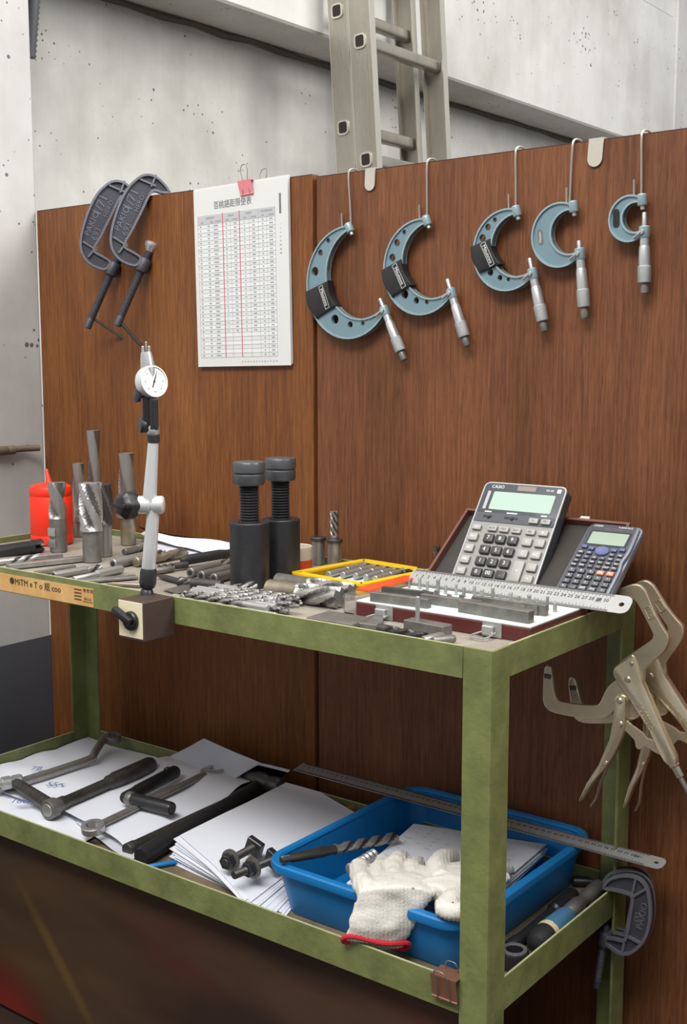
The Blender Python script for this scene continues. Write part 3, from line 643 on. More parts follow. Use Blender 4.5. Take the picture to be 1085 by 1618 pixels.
# locking clamps on the bench's right end rail
Y1 = .305
PV0 = (0.0314, 0.6976)
def zl(pts): return [(p[0] - PV0[0], p[1] - PV0[1]) for p in pts]
KM = frame((PV0[0], Y1, PV0[1]), (0, -1, 0), (1, 0, 0))
def locking_clamp(label, M, group):
    t = thing('locking_clamp', label, 'clamp', M, group)
    arm = zl([(-0.0158, 0.801), (-0.0114, 0.8068), (0.0044, 0.8134), (0.0216, 0.8205), (0.0321, 0.8252), (0.0414, 0.8258), (0.048, 0.8216), (0.0535, 0.8147), (0.0663, 0.7886), (0.0774, 0.7717), (0.0833, 0.7641), (0.0844, 0.7568), (0.0809, 0.7453), (0.0702, 0.7319), (0.0534, 0.7131), (0.0523, 0.6958), (0.0367, 0.6845), (0.0204, 0.6904), (0.0145, 0.7033), (0.0177, 0.7177), (0.0388, 0.7364), (0.0591, 0.7531), (0.0624, 0.7586), (0.0617, 0.7653), (0.0474, 0.7886), (0.0382, 0.8018), (0.0319, 0.8052), (0.0194, 0.8054), (0.0025, 0.7999), (-0.0009, 0.7909), (-0.0053, 0.7886), (-0.01, 0.7914)])
    bm = NB(); prism(bm, spline(arm, 2, True), -.0035, .0035, bev=.0016); obj('fixed_jaw', bm, 'nickel', t)
    for p in zl([(0.0569, 0.7907)]):
        bm = NB(); band(bm, rrect(.016, .0095, .002), .0008, .0034, .0046, T(*p, 0) @ RZ(-62)); text_bm(bm, '11R', .0082, T(*p, .0038) @ RZ(-62), .0008); e = obj('stamp', bm, 'nickel', t, None, 0); e['kind'] = 'stuff'
    jaw = zl([(-0.095, 0.6872), (-0.0927, 0.6939), (-0.0888, 0.6968), (-0.0849, 0.6952), (-0.0828, 0.6892), (-0.0804, 0.6716), (-0.0781, 0.6584), (-0.0741, 0.651), (-0.0662, 0.6484), (-0.0414, 0.6492), (-0.0189, 0.6516), (-0.0106, 0.6561), (-0.0054, 0.6676), (0.0007, 0.6801), (0.013, 0.6935), (0.0272, 0.7019), (0.0381, 0.6951), (0.0394, 0.6833), (0.0336, 0.6702), (0.0249, 0.6617), (0.0151, 0.6555), (0.0072, 0.6445), (-0.0026, 0.6364), (-0.0165, 0.6334), (-0.0409, 0.6305), (-0.0658, 0.63), (-0.0814, 0.6311), (-0.0913, 0.6361), (-0.0955, 0.6454), (-0.0959, 0.6644)])
    bm = NB(); prism(bm, spline(jaw, 2, True), -.0035, .0035, T(0, 0, -.0015), bev=.0016); jw = obj('moving_jaw', bm, 'nickel', t)
    tp_ = zl([(-0.0943, 0.6819), (-0.0826, 0.6838)])
    bm = NB(); box(bm, ((tp_[0][0] + tp_[1][0]) / 2, tp_[0][1] - .001, -.0015), (.0125, .0085, .0086), bev=.0016); obj('jaw_sleeve', bm, 'dark_steel', jw)
    ch = zl([(-0.0033, 0.6583), (-0.0, 0.6721), (0.0088, 0.6841), (0.0231, 0.6891), (0.0367, 0.6828), (0.0479, 0.6693), (0.0475, 0.6545), (0.0416, 0.6439), (0.031, 0.6393), (0.0183, 0.6413)])
    bm = NB(); prism(bm, spline(ch, 3, True), -.0095, -.0062, bev=.0008); obj('cam_plate', bm, 'nickel', t)
    body = zl([(0.0358, 0.7313), (0.0247, 0.7222), (0.0133, 0.7127), (0.0099, 0.7052), (0.011, 0.6984), (0.0158, 0.6914), (0.0307, 0.675), (0.0494, 0.6506), (0.0632, 0.632), (0.0791, 0.6032), (0.0881, 0.5928), (0.0957, 0.591), (0.101, 0.5943), (0.1002, 0.604), (0.0847, 0.6319), (0.0655, 0.669), (0.0523, 0.6958), (0.0454, 0.7161), (0.0416, 0.7249)])
    bm = NB(); bs = spline(body, 2, True)
    prism(bm, bs, -.0062, .0066, bev=.0030); bo = obj('handle_body', bm, 'nickel', t)
    sp = zl([(0.0518, 0.6957), (0.0655, 0.669), (0.0847, 0.6319), (0.1002, 0.604), (0.101, 0.5943), (0.0941, 0.5941), (0.0799, 0.6281), (0.0612, 0.6657), (0.0471, 0.6932)])
    bm = NB(); prism(bm, sp, -.0055, .0055, bev=.0008); obj('handle_spine', bm, 'nickel', bo)
    q = zl([(0.0573, 0.6512), (0.094, 0.5967), (0.1031, 0.5823), (0.1213, 0.5522)])
    ax = Vector((*q[3], 0)) - Vector((*q[1], 0))
    bm = NB(); text_bm(bm, 'LOBSTER', .0125, T(*q[0], .0067) @ RZ(math.degrees(math.atan2(q[1][1] - q[0][1], q[1][0] - q[0][0]))), .0007, sx=.72); e = obj('stamp', bm, 'nickel', bo, None, 0); e['kind'] = 'stuff'
    bm = NB(); lathe(bm, [(.007, -.002), (.0075, .006), (.0055, .008), (.0055, .021), (.005, .022)], 6, frame((*q[1], 0), ax)); obj('nut', bm, 'nickel_bright', t)
    bm = NB(); lathe(bm, [(.0034, .016), (.0034, ax.length), (.0055, ax.length + .001), (.0055, ax.length + .012)], 12, frame((*q[1], 0), ax)); obj('adjusting_screw', bm, 'dull_steel', t)
    lev = zl([(0.0129, 0.6682), (0.02, 0.6743), (0.0281, 0.6718), (0.0291, 0.6555), (0.0292, 0.6398), (0.0262, 0.62), (0.0144, 0.5904), (0.0013, 0.5672), (-0.0158, 0.5438), (-0.0311, 0.5159), (-0.0349, 0.5159), (-0.0242, 0.5419), (-0.0072, 0.5716), (0.0074, 0.6101), (0.0127, 0.6437)])
    bm = NB(); ls = spline(lev, 2, True); prism(bm, ls, -.0072, .0064, bev=.0022); lv = obj('lever', bm, 'nickel', t)
    sp = zl([(0.012, 0.6663), (0.0127, 0.6437), (0.0074, 0.6101), (-0.0072, 0.5716), (-0.0242, 0.5419), (-0.0349, 0.5159), (-0.032, 0.5165), (-0.0204, 0.5427), (-0.0035, 0.5715), (0.0115, 0.611), (0.0168, 0.6445), (0.0157, 0.667)])
    bm = NB(); prism(bm, sp, -.0068, .0055, bev=.0006); obj('lever_spine', bm, 'nickel', lv)
    rl = zl([(0.009, 0.5848), (0.0014, 0.5645), (-0.0055, 0.5461), (-0.0093, 0.5308), (-0.0123, 0.5211), (-0.0186, 0.5106)])
    bm = NB(); tube(bm, spline([(*p, 0) for p in rl], 4), 0, 8, flat=(.0013, .0055)); obj('release_lever', bm, 'nickel_bright', lv)
    lk = zl([(0.0255, 0.6409), (0.031, 0.6384), (0.0456, 0.6308), (0.0546, 0.6256), (0.0592, 0.6214), (0.0715, 0.6195), (0.083, 0.6141), (0.0834, 0.6039), (0.0747, 0.6029), (0.0659, 0.6063), (0.056, 0.6103), (0.0491, 0.6037), (0.0432, 0.6069), (0.0416, 0.6152), (0.0297, 0.6242), (0.0223, 0.6298)])
    bm = NB(); prism(bm, spline(lk, 2, True), -.0018, .0018, bev=.0005); obj('link', bm, 'nickel', t)
    for p, rr in zip(zl([(0.0314, 0.6976), (0.0206, 0.6666), (0.023, 0.6352), (0.0042, 0.5772), (0.0364, 0.7198)]), (.0046, .0044, .0042, .0032, .003)):
        bm = NB(); lathe(bm, [(rr, .0055), (rr, .0072), (rr * .7, .0086), (rr * .2, .009)], 14, T(*p, 0)); obj('rivet', bm, 'nickel_bright', t)
    return t
lc = locking_clamp('nearer of two nickel locking clamps hanging on the bench end, covering the other', KM, 'locking clamps on the bench end')
for ch in lc.children_recursive:
    if ch.name.split('.')[0] in ('fixed_jaw', 'moving_jaw', 'cam_plate', 'handle_spine', 'lever_spine', 'link'): ch.data.set_sharp_from_angle(angle=R(21))
p2 = (0.0482, 0.34, 0.6975)
dup(lc, frame(p2, (0, -1, 0), (1, 0, 0)) @ RZ(10), 'farther of two nickel locking clamps on the bench end, behind the other one', 'locking clamps on the bench end')

# ================================================================ on the upper tray
def flute(bm, Rr, z0, z1, nf, turns, depth, M=I4, n=None, rings=26, land=.5, tip=0):
    """fluted cutting length: nf helical grooves, turns over the length, optional cone tip"""
    n = n or (44 if Rr > .011 else 30 if Rr > .006 else 20); prof = [(Rr, z0 + (z1 - z0) * k / rings) for k in range(rings + 1)]
    if tip: prof += [(Rr * .6, z1 + tip * .4), (Rr * .08, z1 + tip)]
    def f(k, r, z, a):
        ph = (nf * a / (2 * PI) + nf * turns * (z - z0) / (z1 - z0)) % 1
        if ph < land: g = 0
        else:
            q = (ph - land) / (1 - land); g = math.sin(PI * min(1, q ** .6)) ** .6
        e = min(1, (z - z0) / (.14 * (z1 - z0)) + .12)
        return r * (1 - depth * g * e)
    lathe(bm, prof, n, M, True, f)
    for fc in bm.faces:                                            # lands keep the first material, groove faces take the darker second one
        c = fc.calc_center_median()
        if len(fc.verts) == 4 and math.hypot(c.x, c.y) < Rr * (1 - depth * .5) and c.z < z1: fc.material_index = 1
    return bm
def cutter(name, label, p0, p1, Rr, nf=2, turns=1.2, depth=.42, cut=.55, shank=None, mS='steel', mF=None, tip=0, collar=None, flats=0, group=None, cat=None, end=None, M=None):
    """a rotary cutting tool standing or lying from p0 (shank end) to p1 (cutting end)"""
    p0, p1 = Vector(p0), Vector(p1); L = (p1 - p0).length
    t = thing(name, label, cat or {'twist_drill': 'drill bit', 'end_mill': 'end mill'}.get(name, 'cutter'), M or frame(p0, p1 - p0), group)
    rs = shank or Rr; zc = L * (1 - cut)
    bm = NB(); lathe(bm, [(rs * .86, 0), (rs, rs * .12), (rs, zc - .002), (Rr * .99, zc + .001)], 20)
    if flats:
        for v in bm.verts:
            if zc * .18 < v.co.z + 1e-5: pass
    sh = obj('shank', bm, mS, t)
    if end: bm = NB(); lathe(bm, [(rs * .5, -.0006), (rs * .5, .0008)], 14); obj('centre_hole', bm, end, sh)
    if flats:
        for a in range(flats):
            bm = NB(); box(bm, (0, -rs * .98, zc * .62 - a * zc * .34), (rs * 1.25, rs * .12, zc * .24), bev=.0004); obj('clamping_flat', bm, 'bright_steel', sh)
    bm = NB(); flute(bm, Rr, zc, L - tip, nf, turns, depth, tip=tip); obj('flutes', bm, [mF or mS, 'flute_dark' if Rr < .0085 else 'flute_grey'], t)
    if collar:
        z, r, h = collar; bm = NB(); lathe(bm, [(rs, z - h * .1), (r, z + h * .1), (r, z + h * .45), (rs * 1.15, z + h), (rs, z + h * 1.05)], 24); obj('collar', bm, mS, t)
    return t
ORD = 'first second third fourth fifth sixth seventh eighth ninth tenth eleventh twelfth thirteenth fourteenth fifteenth sixteenth seventeenth eighteenth nineteenth twentieth'.split()
def up(p, h): return (p[0], p[1], p[2] + h)
# red oil can
b = (-1.076, 0.2474, 0.78)
t = thing('oil_can', 'bright red plastic can with a domed top behind the standing cutters', 'can', T(*b))
bm = NB(); lathe(bm, [(.034, 0), (.0375, .0025), (.0385, .006), (.0385, .018), (.0381, .0186), (.0385, .0192), (.0385, .088), (.0375, .0895), (.0375, .0905), (.0385, .092), (.0383, .101), (.036, .1065), (.030, .110), (.015, .1125), (.006, .114)], 32); obj('body', bm, 'red_plastic', t)
bm = NB(); tube(bm, [(-.010, .004, .111), (-.012, .005, .119), (-.017, .006, .130), (-.019, .007, .136)], [.0065, .0045, .0034, .0026], 10); obj('spout', bm, 'red_plastic', t)
# standing cutters
cutter('end_mill', 'standing end mill with flattened shank in front of the red can', (-0.9929, 0.1941, 0.78), up((-0.9929, 0.1941, 0.78), 0.1233), .0155, 2, .42, .4, .52, .0150, 'dull_steel', 'steel', flats=2)
cutter('insert_drill', 'slim collared drill standing just right of the red can', (-1.1015, 0.3346, 0.78), up((-1.1015, 0.3346, 0.78), 0.1407), .0125, 2, .3, .28, .62, .0130, 'steel', collar=(0.0293, .0165, .012))
bm = NB()
cutter('insert_drill', 'tallest standing drill with long straight flutes at the back of the cutters', (-1.0898, 0.3636, 0.78), up((-1.0898, 0.3636, 0.78), 0.202), .0128, 2, .35, .27, .70, .0130, 'brass_steel', 'steel')
cutter('end_mill', 'thick four-flute end mill standing on a grey shank in front of the tall drill', (-0.8653, 0.1604, 0.78), up((-0.8653, 0.1604, 0.78), 0.1333), .0195, 4, .36, .42, .60, .0155, 'dull_steel', 'bright_steel')
cutter('end_mill', 'dark four-flute end mill standing behind the thick grey one', (-0.8921, 0.2118, 0.78), up((-0.8921, 0.2118, 0.78), 0.125), .0150, 4, .33, .42, .56, .0125, 'steel', 'dark_steel')
cutter('insert_drill', 'large collared drill standing beside the dial indicator stand', (-0.9533, 0.3216, 0.78), up((-0.9533, 0.3216, 0.78), 0.168), .0158, 2, .3, .27, .56, .0140, 'brass_steel', 'steel', collar=(0.0502, .0205, .017))
# black milling cutter lying at the left
q = [(-1.0162, 0.0371, 0.792), (-1.0149, 0.172, 0.792)]
t = thing('milling_cutter', 'black indexable milling cutter lying before the red can', 'cutter', frame(q[0], Vector(q[1]) - Vector(q[0])))
L = (Vector(q[1]) - Vector(q[0])).length
bm = NB(); lathe(bm, [(.0105, 0), (.0118, .001), (.0118, L * .78), (.0108, L * .79), (.0108, L * .81), (.0118, L * .815), (.0118, L * .86)], 20); obj('shank', bm, 'black_oxide', t)
for k in range(3):
    a0 = k * 120 + 20; o = [(0.002, 0)] + arc(0, 0, .0125, a0, a0 + 78, 5); bm = NB(); prism(bm, o, L * .86, L); obj('tooth_block', bm, 'black_oxide', t)
    a1 = R(a0 + 82); bm = NB(); box(bm, (0, 0, 0), (.0075, .0022, .0075), Matrix.Translation((.0095 * math.cos(a1), .0095 * math.sin(a1), L - .004)) @ RZ(a0 + 82), bev=.0004); obj('cutting_insert', bm, 'bright_steel', t)
# flat bars at the left edge of the tray
def bar_thing(name, label, a, b, w_, h_, m_, cat='bar', group=None, bev=.0006, base=0):
    a, b = Vector(a), Vector(b); d = b - a
    bm = NB(); box(bm, (d.length / 2, 0, h_ / 2), (d.length, w_, h_), bev=bev)
    o = obj(name, bm, m_, None, T(a.x, a.y, a.z + base) @ RZ(math.degrees(math.atan2(d.y, d.x))))
    return tag(o, label, cat, group)
bar_thing('flat_bar', 'grey ground flat bar lying behind two others at the tray left end', (-0.9891, 0.0295, 0.782), (-0.9367, 0.1551, 0.782), .014, .007, 'steel')
bar_thing('flat_bar', 'wide grey ground flat bar ending at the foot of the thick end mill', (-0.9149, 0.0266, 0.782), (-0.8777, 0.1521, 0.782), .016, .008, 'steel')
bar_thing('flat_bar', 'short dull flat bar lying nearest the rim above the printed strip', (-0.8338, 0.0181, 0.782), (-0.8331, 0.0957, 0.782), .009, .006, 'dull_steel')
def rod(name, label, p0, p1, prof, m_, cat, parts=None, group=None, n=16):
    """turned bar: prof in (radius, fraction of length)"""
    p0, p1 = Vector(p0), Vector(p1); L = (p1 - p0).length
    bm = NB(); lathe(bm, [(r, f_ * L) for r, f_ in prof], n)
    return tag(obj(name, bm, m_, None, frame(p0, p1 - p0)), label, cat, group)
cutter('twist_drill', 'bright twist drill lying along the black milling cutter', (-0.9647, 0.0121, 0.786), (-0.9504, 0.1233, 0.786), .0058, 2, 1.4, .45, .6, None, 'bright_steel', tip=.004)
cutter('twist_drill', 'thick grey drill lying with its dark shank end above the printed strip', (-0.7899, 0.0175, 0.787), (-0.7861, 0.1108, 0.787), .0062, 2, .6, .35, .35, None, 'steel', tip=.003, end='hole_dark')
rod('stepped_rod', 'bright stepped rod lying just left of the dial stand base', (-0.7381, 0.0139, 0.7875), (-0.7452, 0.1168, 0.7875), [(.0035, 0), (.0042, .01), (.0042, .48), (.0066, .49), (.0066, .97), (.006, 1)], 'bright_steel', 'rod')
cutter('end_mill', 'lying cutter with a grey shank end facing the standing cutters', (-0.7872, 0.1358, 0.7885), (-0.7941, 0.2552, 0.7885), .0082, 3, .5, .4, .4, None, 'steel', end='hole_dark')
cutter('end_mill', 'long brownish cutter lying behind the silver post of the dial stand', (-0.769, 0.1685, 0.789), (-0.772, 0.2846, 0.789), .0086, 2, .55, .4, .62, None, 'brass_steel')
cutter('twist_drill', 'slim drill half hidden behind the dial stand post, near the brownish cutter', (-0.8737, 0.2388, 0.786), (-0.8878, 0.324, 0.786), .0058, 2, 1.1, .45, .6, None, 'dull_steel', tip=.004)
rod('taper_reamer', 'dark rounded rubber-grip tool lying before the folded white sheet', (-0.6976, 0.2014, 0.794), (-0.6869, 0.3194, 0.794), [(.003, 0), (.0065, .03), (.0085, .12), (.0085, .7), (.0065, .82), (.0065, 1)], 'black_rubber', 'tool')
for k, (a, b_, nm) in enumerate((((-0.6331, 0.1564, 0.788), (-0.6509, 0.2801, 0.788), 'farthest'), ((-0.6009, 0.1471, 0.788), (-0.6112, 0.2578, 0.788), 'middle'), ((-0.5709, 0.1436, 0.788), (-0.5774, 0.2473, 0.788), 'nearest'))):
    cutter('end_mill', f'grey shank pointing left beside the black jacks, {nm} of three alike', a, b_, .0076, 4, .4, .4, .4, None, 'dull_steel', 'steel', end='black_oxide')
cutter('twist_drill', 'dark drill lying across others behind the dial stand foot, upper of two', (-0.6886, 0.2066, 0.788), (-0.7032, 0.1521, 0.788), .0055, 2, 1.3, .45, .62, None, 'dark_steel', tip=.004)
rod('punch', 'short grey punch lying right of the dial stand post', (-0.694, 0.1378, 0.786), (-0.6896, 0.1763, 0.786), [(.003, 0), (.0055, .12), (.0055, .8), (.004, 1)], 'dull_steel', 'punch')
cutter('end_mill', 'dark cutter with a stubby black end lying below the drill shanks', (-0.5162, 0.1034, 0.789), (-0.5859, 0.0875, 0.789), .0085, 4, .35, .3, .3, None, 'dark_steel', 'black_oxide', end='dull_steel')
rod('scriber', 'dark pointed scriber lying behind the steel wedge', (-0.6701, 0.1217, 0.785), (-0.5912, 0.1033, 0.785), [(.001, 0), (.003, .12), (.0045, .3), (.0045, 1)], 'dark_steel', 'scriber')
rod('scriber', 'brownish thin pin lying left of the dial stand foot', (-0.6853, 0.0323, 0.784), (-0.6318, 0.0541, 0.784), [(.001, 0), (.0032, .2), (.0036, .5), (.0036, 1)], 'brass_steel', 'scriber')
bar_thing('flat_bar', 'flat grey cutter blade lying behind the left side of the stand base', (-0.7317, 0.0229, 0.782), (-0.6913, 0.099, 0.782), .022, .004, 'dull_steel')
a, b_ = Vector((-0.5966, 0.0691, 0.782)), Vector((-0.541, 0.0579, 0.782)); d = b_ - a
bm = NB(); prism(bm, [(-.018, 0), (.018, 0), (.018, .011)], -.012, .012, RX(90), bev=.0005)
tag(obj('steel_wedge', bm, 'steel', None, T(*((a + b_) / 2)) @ RZ(math.degrees(math.atan2(d.y, d.x)))), 'small grey steel wedge lying at the right of the dial stand base', 'wedge')
cutter('end_mill', 'bright end mill lying before the left black jack with its flutes to the right', (-0.5092, 0.0148, 0.7865), (-0.4896, 0.1456, 0.7865), .0066, 3, .75, .42, .48, .0060, 'bright_steel')
# folded sheet at the back of the tray
def sheet(name, label, c4, m_, nx=14, ny=12, wav=.002, fn=None, thick=.0005, seed=0, group=None, cat='paper'):
    """paper through four corners (in order round the edge), gently waved"""
    A, B, C_, D = [Vector(c) for c in c4]; g_ = {}
    bm = NB(); off = Vector((seed * 3.7, seed * 1.9, 0))
    for i in range(nx + 1):
        for j in range(ny + 1):
            u_, v_ = i / nx, j / ny
            p = A.lerp(B, u_).lerp(D.lerp(C_, u_), v_); z = abs(noise.noise(p * 9 + off)) * wav + (fn(u_, v_) if fn else 0)
            if p.z + z < .81: p = Vector((min(max(p.x, -1.154), -.006), min(max(p.y, .006), .3835), p.z))
            g_[i, j] = (p + Vector((0, 0, z)), p + Vector((0, 0, z + thick)))
    lo = {k: bm.verts.new(v[0]) for k, v in g_.items()}; hi = {k: bm.verts.new(v[1]) for k, v in g_.items()}
    for i in range(nx):
        for j in range(ny):
            bm.faces.new((hi[i, j], hi[i + 1, j], hi[i + 1, j + 1], hi[i, j + 1])); bm.faces.new((lo[i, j], lo[i, j + 1], lo[i + 1, j + 1], lo[i + 1, j]))
    rim = [(i, 0) for i in range(nx)] + [(nx, j) for j in range(ny)] + [(i, ny) for i in range(nx, 0, -1)] + [(0, j) for j in range(ny, 0, -1)]
    for a, b in zip(rim, rim[1:] + rim[:1]): bm.faces.new((lo[a], lo[b], hi[b], hi[a]))
    return tag(obj(name, bm, m_, None, None, 60), label, cat, group)
sheet('paper_sheet', 'white folded paper sheet lying at the tray back left of the black jacks', [(-0.9613, 0.3588, 0.784), (-0.9958, 0.4371, 0.792), (-0.7413, 0.3786, 0.792), (-0.6785, 0.3038, 0.784)], 'paper', wav=.006, fn=lambda u, v: .010 * (1 - v) ** 3, seed=1)
sheet('paper_sheet', 'lower white sheet peeping out under the folded one at the tray back', [(-0.922, 0.3282, 0.781), (-0.9994, 0.4236, 0.781), (-0.7589, 0.3297, 0.781), (-0.7396, 0.2638, 0.781)], 'paper_grey', wav=.002, seed=2)

# black screw jacks
def jack(label, base, h1, h2):
    t = thing('screw_jack', label, 'jack', T(*base), 'black screw jacks')
    bm = NB(); lathe(bm, [(.0285, 0), (.0298, .0012), (.0298, h1 - .0015), (.0285, h1), (.017, h1), (.0155, h1 - .003)], 36); obj('body', bm, 'black_oxide', t)
    n_ = int((h2 - .035 - h1) / .0021); bm = NB(); lathe(bm, [(.0152 if k % 2 else .0128, h1 - .006 + .0021 * k) for k in range(n_ + 5)], 24); obj('screw', bm, 'black_oxide', t)
    bm = NB(); lathe(bm, [(.016, h2 - .036), (.0222, h2 - .034), (.0238, h2 - .031), (.0238, h2 - .0195), (.0225, h2 - .018)], 30); obj('lock_ring', bm, 'jack_head', t)
    bm = NB(); lathe(bm, [(.0225, h2 - .0175), (.0245, h2 - .015), (.0245, h2 - .003), (.0232, h2 - .0005), (.021, h2)], 30); obj('head', bm, 'jack_head', t)
    return t
jack('black screw jack standing nearer the bench front, left of its twin', (-0.514, 0.1629, 0.78), 0.0977, 0.1875)
jack('black screw jack standing farther back, right of its twin', (-0.5167, 0.2378, 0.78), 0.0941, 0.1879)
b = (-0.5456, 0.3127, 0.78)
t = thing('enamel_cup', 'cream and orange cup standing behind the right black jack', 'cup', T(*b))
hh = 0.0393
bm = NB(); lathe(bm, [(.022, 0), (.0235, .002), (.0238, hh * .45)], 28, cap=False); lathe(bm, [(.022, 0), (.001, .0)], 28, cap=False); obj('lower_band', bm, 'orange_lid', t)
bm = NB(); lathe(bm, [(.0238, hh * .45), (.0238, hh - .001), (.0228, hh), (.0218, hh - .001), (.0215, .004), (.002, .003)], 28, cap=False); obj('wall', bm, 'cup_cream', t)
def sleeve_(label, base, h_, r_, mill):
    t = thing('collet_sleeve', label, 'collet', T(*base), 'collet sleeves at the tray back')
    bm = NB(); lathe(bm, [(r_ * .9, 0), (r_, .001), (r_, h_ * .86)], 22); obj('body', bm, 'steel', t)
    bm = NB(); lathe(bm, [(r_ * 1.05, h_ * .86), (r_ * 1.25, h_ * .875), (r_ * 1.25, h_ * .97), (r_ * 1.1, h_), (r_ * .65, h_), (r_ * .6, h_ - .006)], 24); obj('flange', bm, 'dark_steel', t)
    for a in (20, 140, 260):
        bm = NB(); box(bm, (r_ * math.cos(R(a)), r_ * math.sin(R(a)), h_ * .42), (.0012, .0016, h_ * .8), I4); obj('slot', bm, 'bright_steel', t)
    return t
sleeve_('polished collet sleeve standing empty beside the cream cup', (-0.548, 0.3697, 0.78), 0.0466, .0105, False)
sleeve_('brownish collet sleeve holding a small end mill', (-0.5125, 0.3667, 0.78), 0.0471, .0110, True)
cutter('end_mill', 'small end mill standing upright in the right collet sleeve', up((-0.5125, 0.3667, 0.78), 0.0418), up((-0.5125, 0.3667, 0.78), 0.0918), .0068, 4, .8, .38, .85, None, 'dull_steel', 'steel')
cutter('end_mill', 'small dark end mill standing alone by the left edge of the open brown lid', (-0.3173, .372, TF), (-0.3173, .372, 0.8328), .0052, 4, .6, .38, .7, None, 'dull_steel', 'dark_steel')

# yellow tray with rods
yc = [(-0.4736, 0.2364, 0.792), (-0.4822, 0.3901, 0.792), (-0.3342, 0.3859, 0.792), (-0.3356, 0.2089, 0.792)]
yA, yB, yC, yD = [Vector(v) for v in yc]; cen = (yA + yB + yC + yD) / 4; ex = ((yD - yA) + (yC - yB)).normalized(); ew = ((yD - yA).length + (yC - yB).length) / 2; eh = ((yB - yA).length + (yC - yD).length) / 2
eh -= .004; YM = T(cen.x + .002, cen.y - .007, TF) @ RZ(math.degrees(math.atan2(ex.y, ex.x)))
t = thing('yellow_tray', 'shallow yellow plastic tray holding steel rods', 'tray', YM)
bm = NB(); band(bm, rrect(ew, eh, .008, 5), .0022, .0, .013); o_ = obj('wall', bm, 'yellow_plastic', t)
bm = NB(); band(bm, rrect(ew + .006, eh + .006, .010, 5), .0150, .0125, .0155); obj('rim', bm, 'yellow_plastic', t)
bm = NB(); prism(bm, rrect(ew - .003, eh - .003, .006, 4), .0, .0022); obj('floor', bm, 'foam_white', t)
rp_ = [((518,908),(578,892)), ((541,909),(595,894)), ((561,910.5),(612,896)), ((577,912.5),(627,899)), ((592,915),(640,902))]
RP = [((-0.4504, 0.2709, 0.7885), (-0.4569, 0.3783, 0.7885)), ((-0.4293, 0.2802, 0.7885), (-0.4362, 0.3793, 0.7885)), ((-0.4091, 0.2856, 0.7885), (-0.4158, 0.3803, 0.7885)), ((-0.3905, 0.2865, 0.7885), (-0.394, 0.3754, 0.7885)), ((-0.3715, 0.2847, 0.7885), (-0.3742, 0.3694, 0.7885))]
for k, (a, b_) in enumerate(RP):
    nm = ('first', 'second', 'third', 'fourth', 'last')[k]
    t2 = thing('straight_collet', f'steel rod lying in the yellow tray, {nm} from the left', 'rod', frame(a, Vector(b_) - Vector(a)), 'rods in the yellow tray')
    L = (Vector(b_) - Vector(a)).length; r0 = .0052
    bm = NB(); lathe(bm, [(r0 * .85, 0), (r0, .001), (r0, L * .45), (r0 * .9, L * .455), (r0 * .9, L * .475), (r0, L * .48), (r0, L * .93)], 16); obj('body', bm, 'bright_steel', t2)
    bm = NB(); lathe(bm, [(r0 * 1.15, L * .93), (r0 * 1.15, L * .99), (r0, L)], 16); obj('head', bm, 'steel', t2)
rod('knurled_screw', 'small black knurled screw lying at the right end of the yellow tray', (-0.3603, 0.3424, 0.789), (-0.3601, 0.3698, 0.789), [(.004, 0), (.006, .1), (.006, .6), (.0045, .65), (.0045, 1)], 'black_oxide', 'screw')
rod('knurled_screw', 'black knob lying on the yellow rim right beside the steel ruler', (-0.3545, 0.372, 0.7923), (-0.3345, 0.372, 0.7925), [(.003, 0), (.005, .15), (.005, .85), (.003, 1)], 'black_rubber', 'screw')
bar_thing('flat_bar', 'pale steel bar lying under the front rim of the yellow tray', (-0.5082, 0.2644, 0.78), (-0.3563, 0.2338, 0.78), .012, .006, 'bright_steel')

# heavy end mills and the heap of twist drills
cutter('end_mill', 'thick brownish-shanked end mill lying on the drill heap', (-0.4291, 0.1073, 0.795), (-0.3082, 0.1152, 0.795), .0148, 4, .42, .42, .56, .0138, 'brass_steel', 'steel')
cutter('end_mill', 'second thick end mill lying behind the brownish-shanked one', (-0.47, 0.1743, 0.792), (-0.3299, 0.1726, 0.792), .0125, 4, .45, .42, .55, .0115, 'dull_steel', 'steel')
rnd = random.Random(11); X0, X1 = -.520, -.315; heap = 0
ords = ('first', 'second', 'third', 'fourth', 'fifth', 'sixth', 'seventh', 'eighth', 'ninth')
for lay, (n_, y0, z0) in enumerate(((9, .0125, .0050), (8, .0175, .0125))):
    for k in range(n_):
        y = y0 + k * .0102; x0 = X0 + rnd.uniform(-.012, .016) - y * .12 + .018 * lay; x1 = X1 + rnd.uniform(-.03, .02) - y * .55
        if y < .03: x1 -= .01
        Rr = rnd.uniform(.0042, .0048); dy = rnd.uniform(-.0016, .0016)
        a, b_ = (x0, y - dy, TF + z0 + rnd.uniform(-.0003, .0004)), (x1, y + dy, TF + z0 + rnd.uniform(-.0003, .0004))
        if rnd.random() < .45: a, b_ = b_, a
        cutter('twist_drill', f'twist drill in the heap along the front rim, {("lower", "upper")[lay]} layer, {ords[k]} from the front', a, b_, Rr, 2, rnd.uniform(2.2, 2.9), .5, rnd.uniform(.72, .82), Rr * .96, 'bright_steel', 'bright_steel' if rnd.random() < .6 else 'steel', tip=.004, group='heap of twist drills at the front rim')
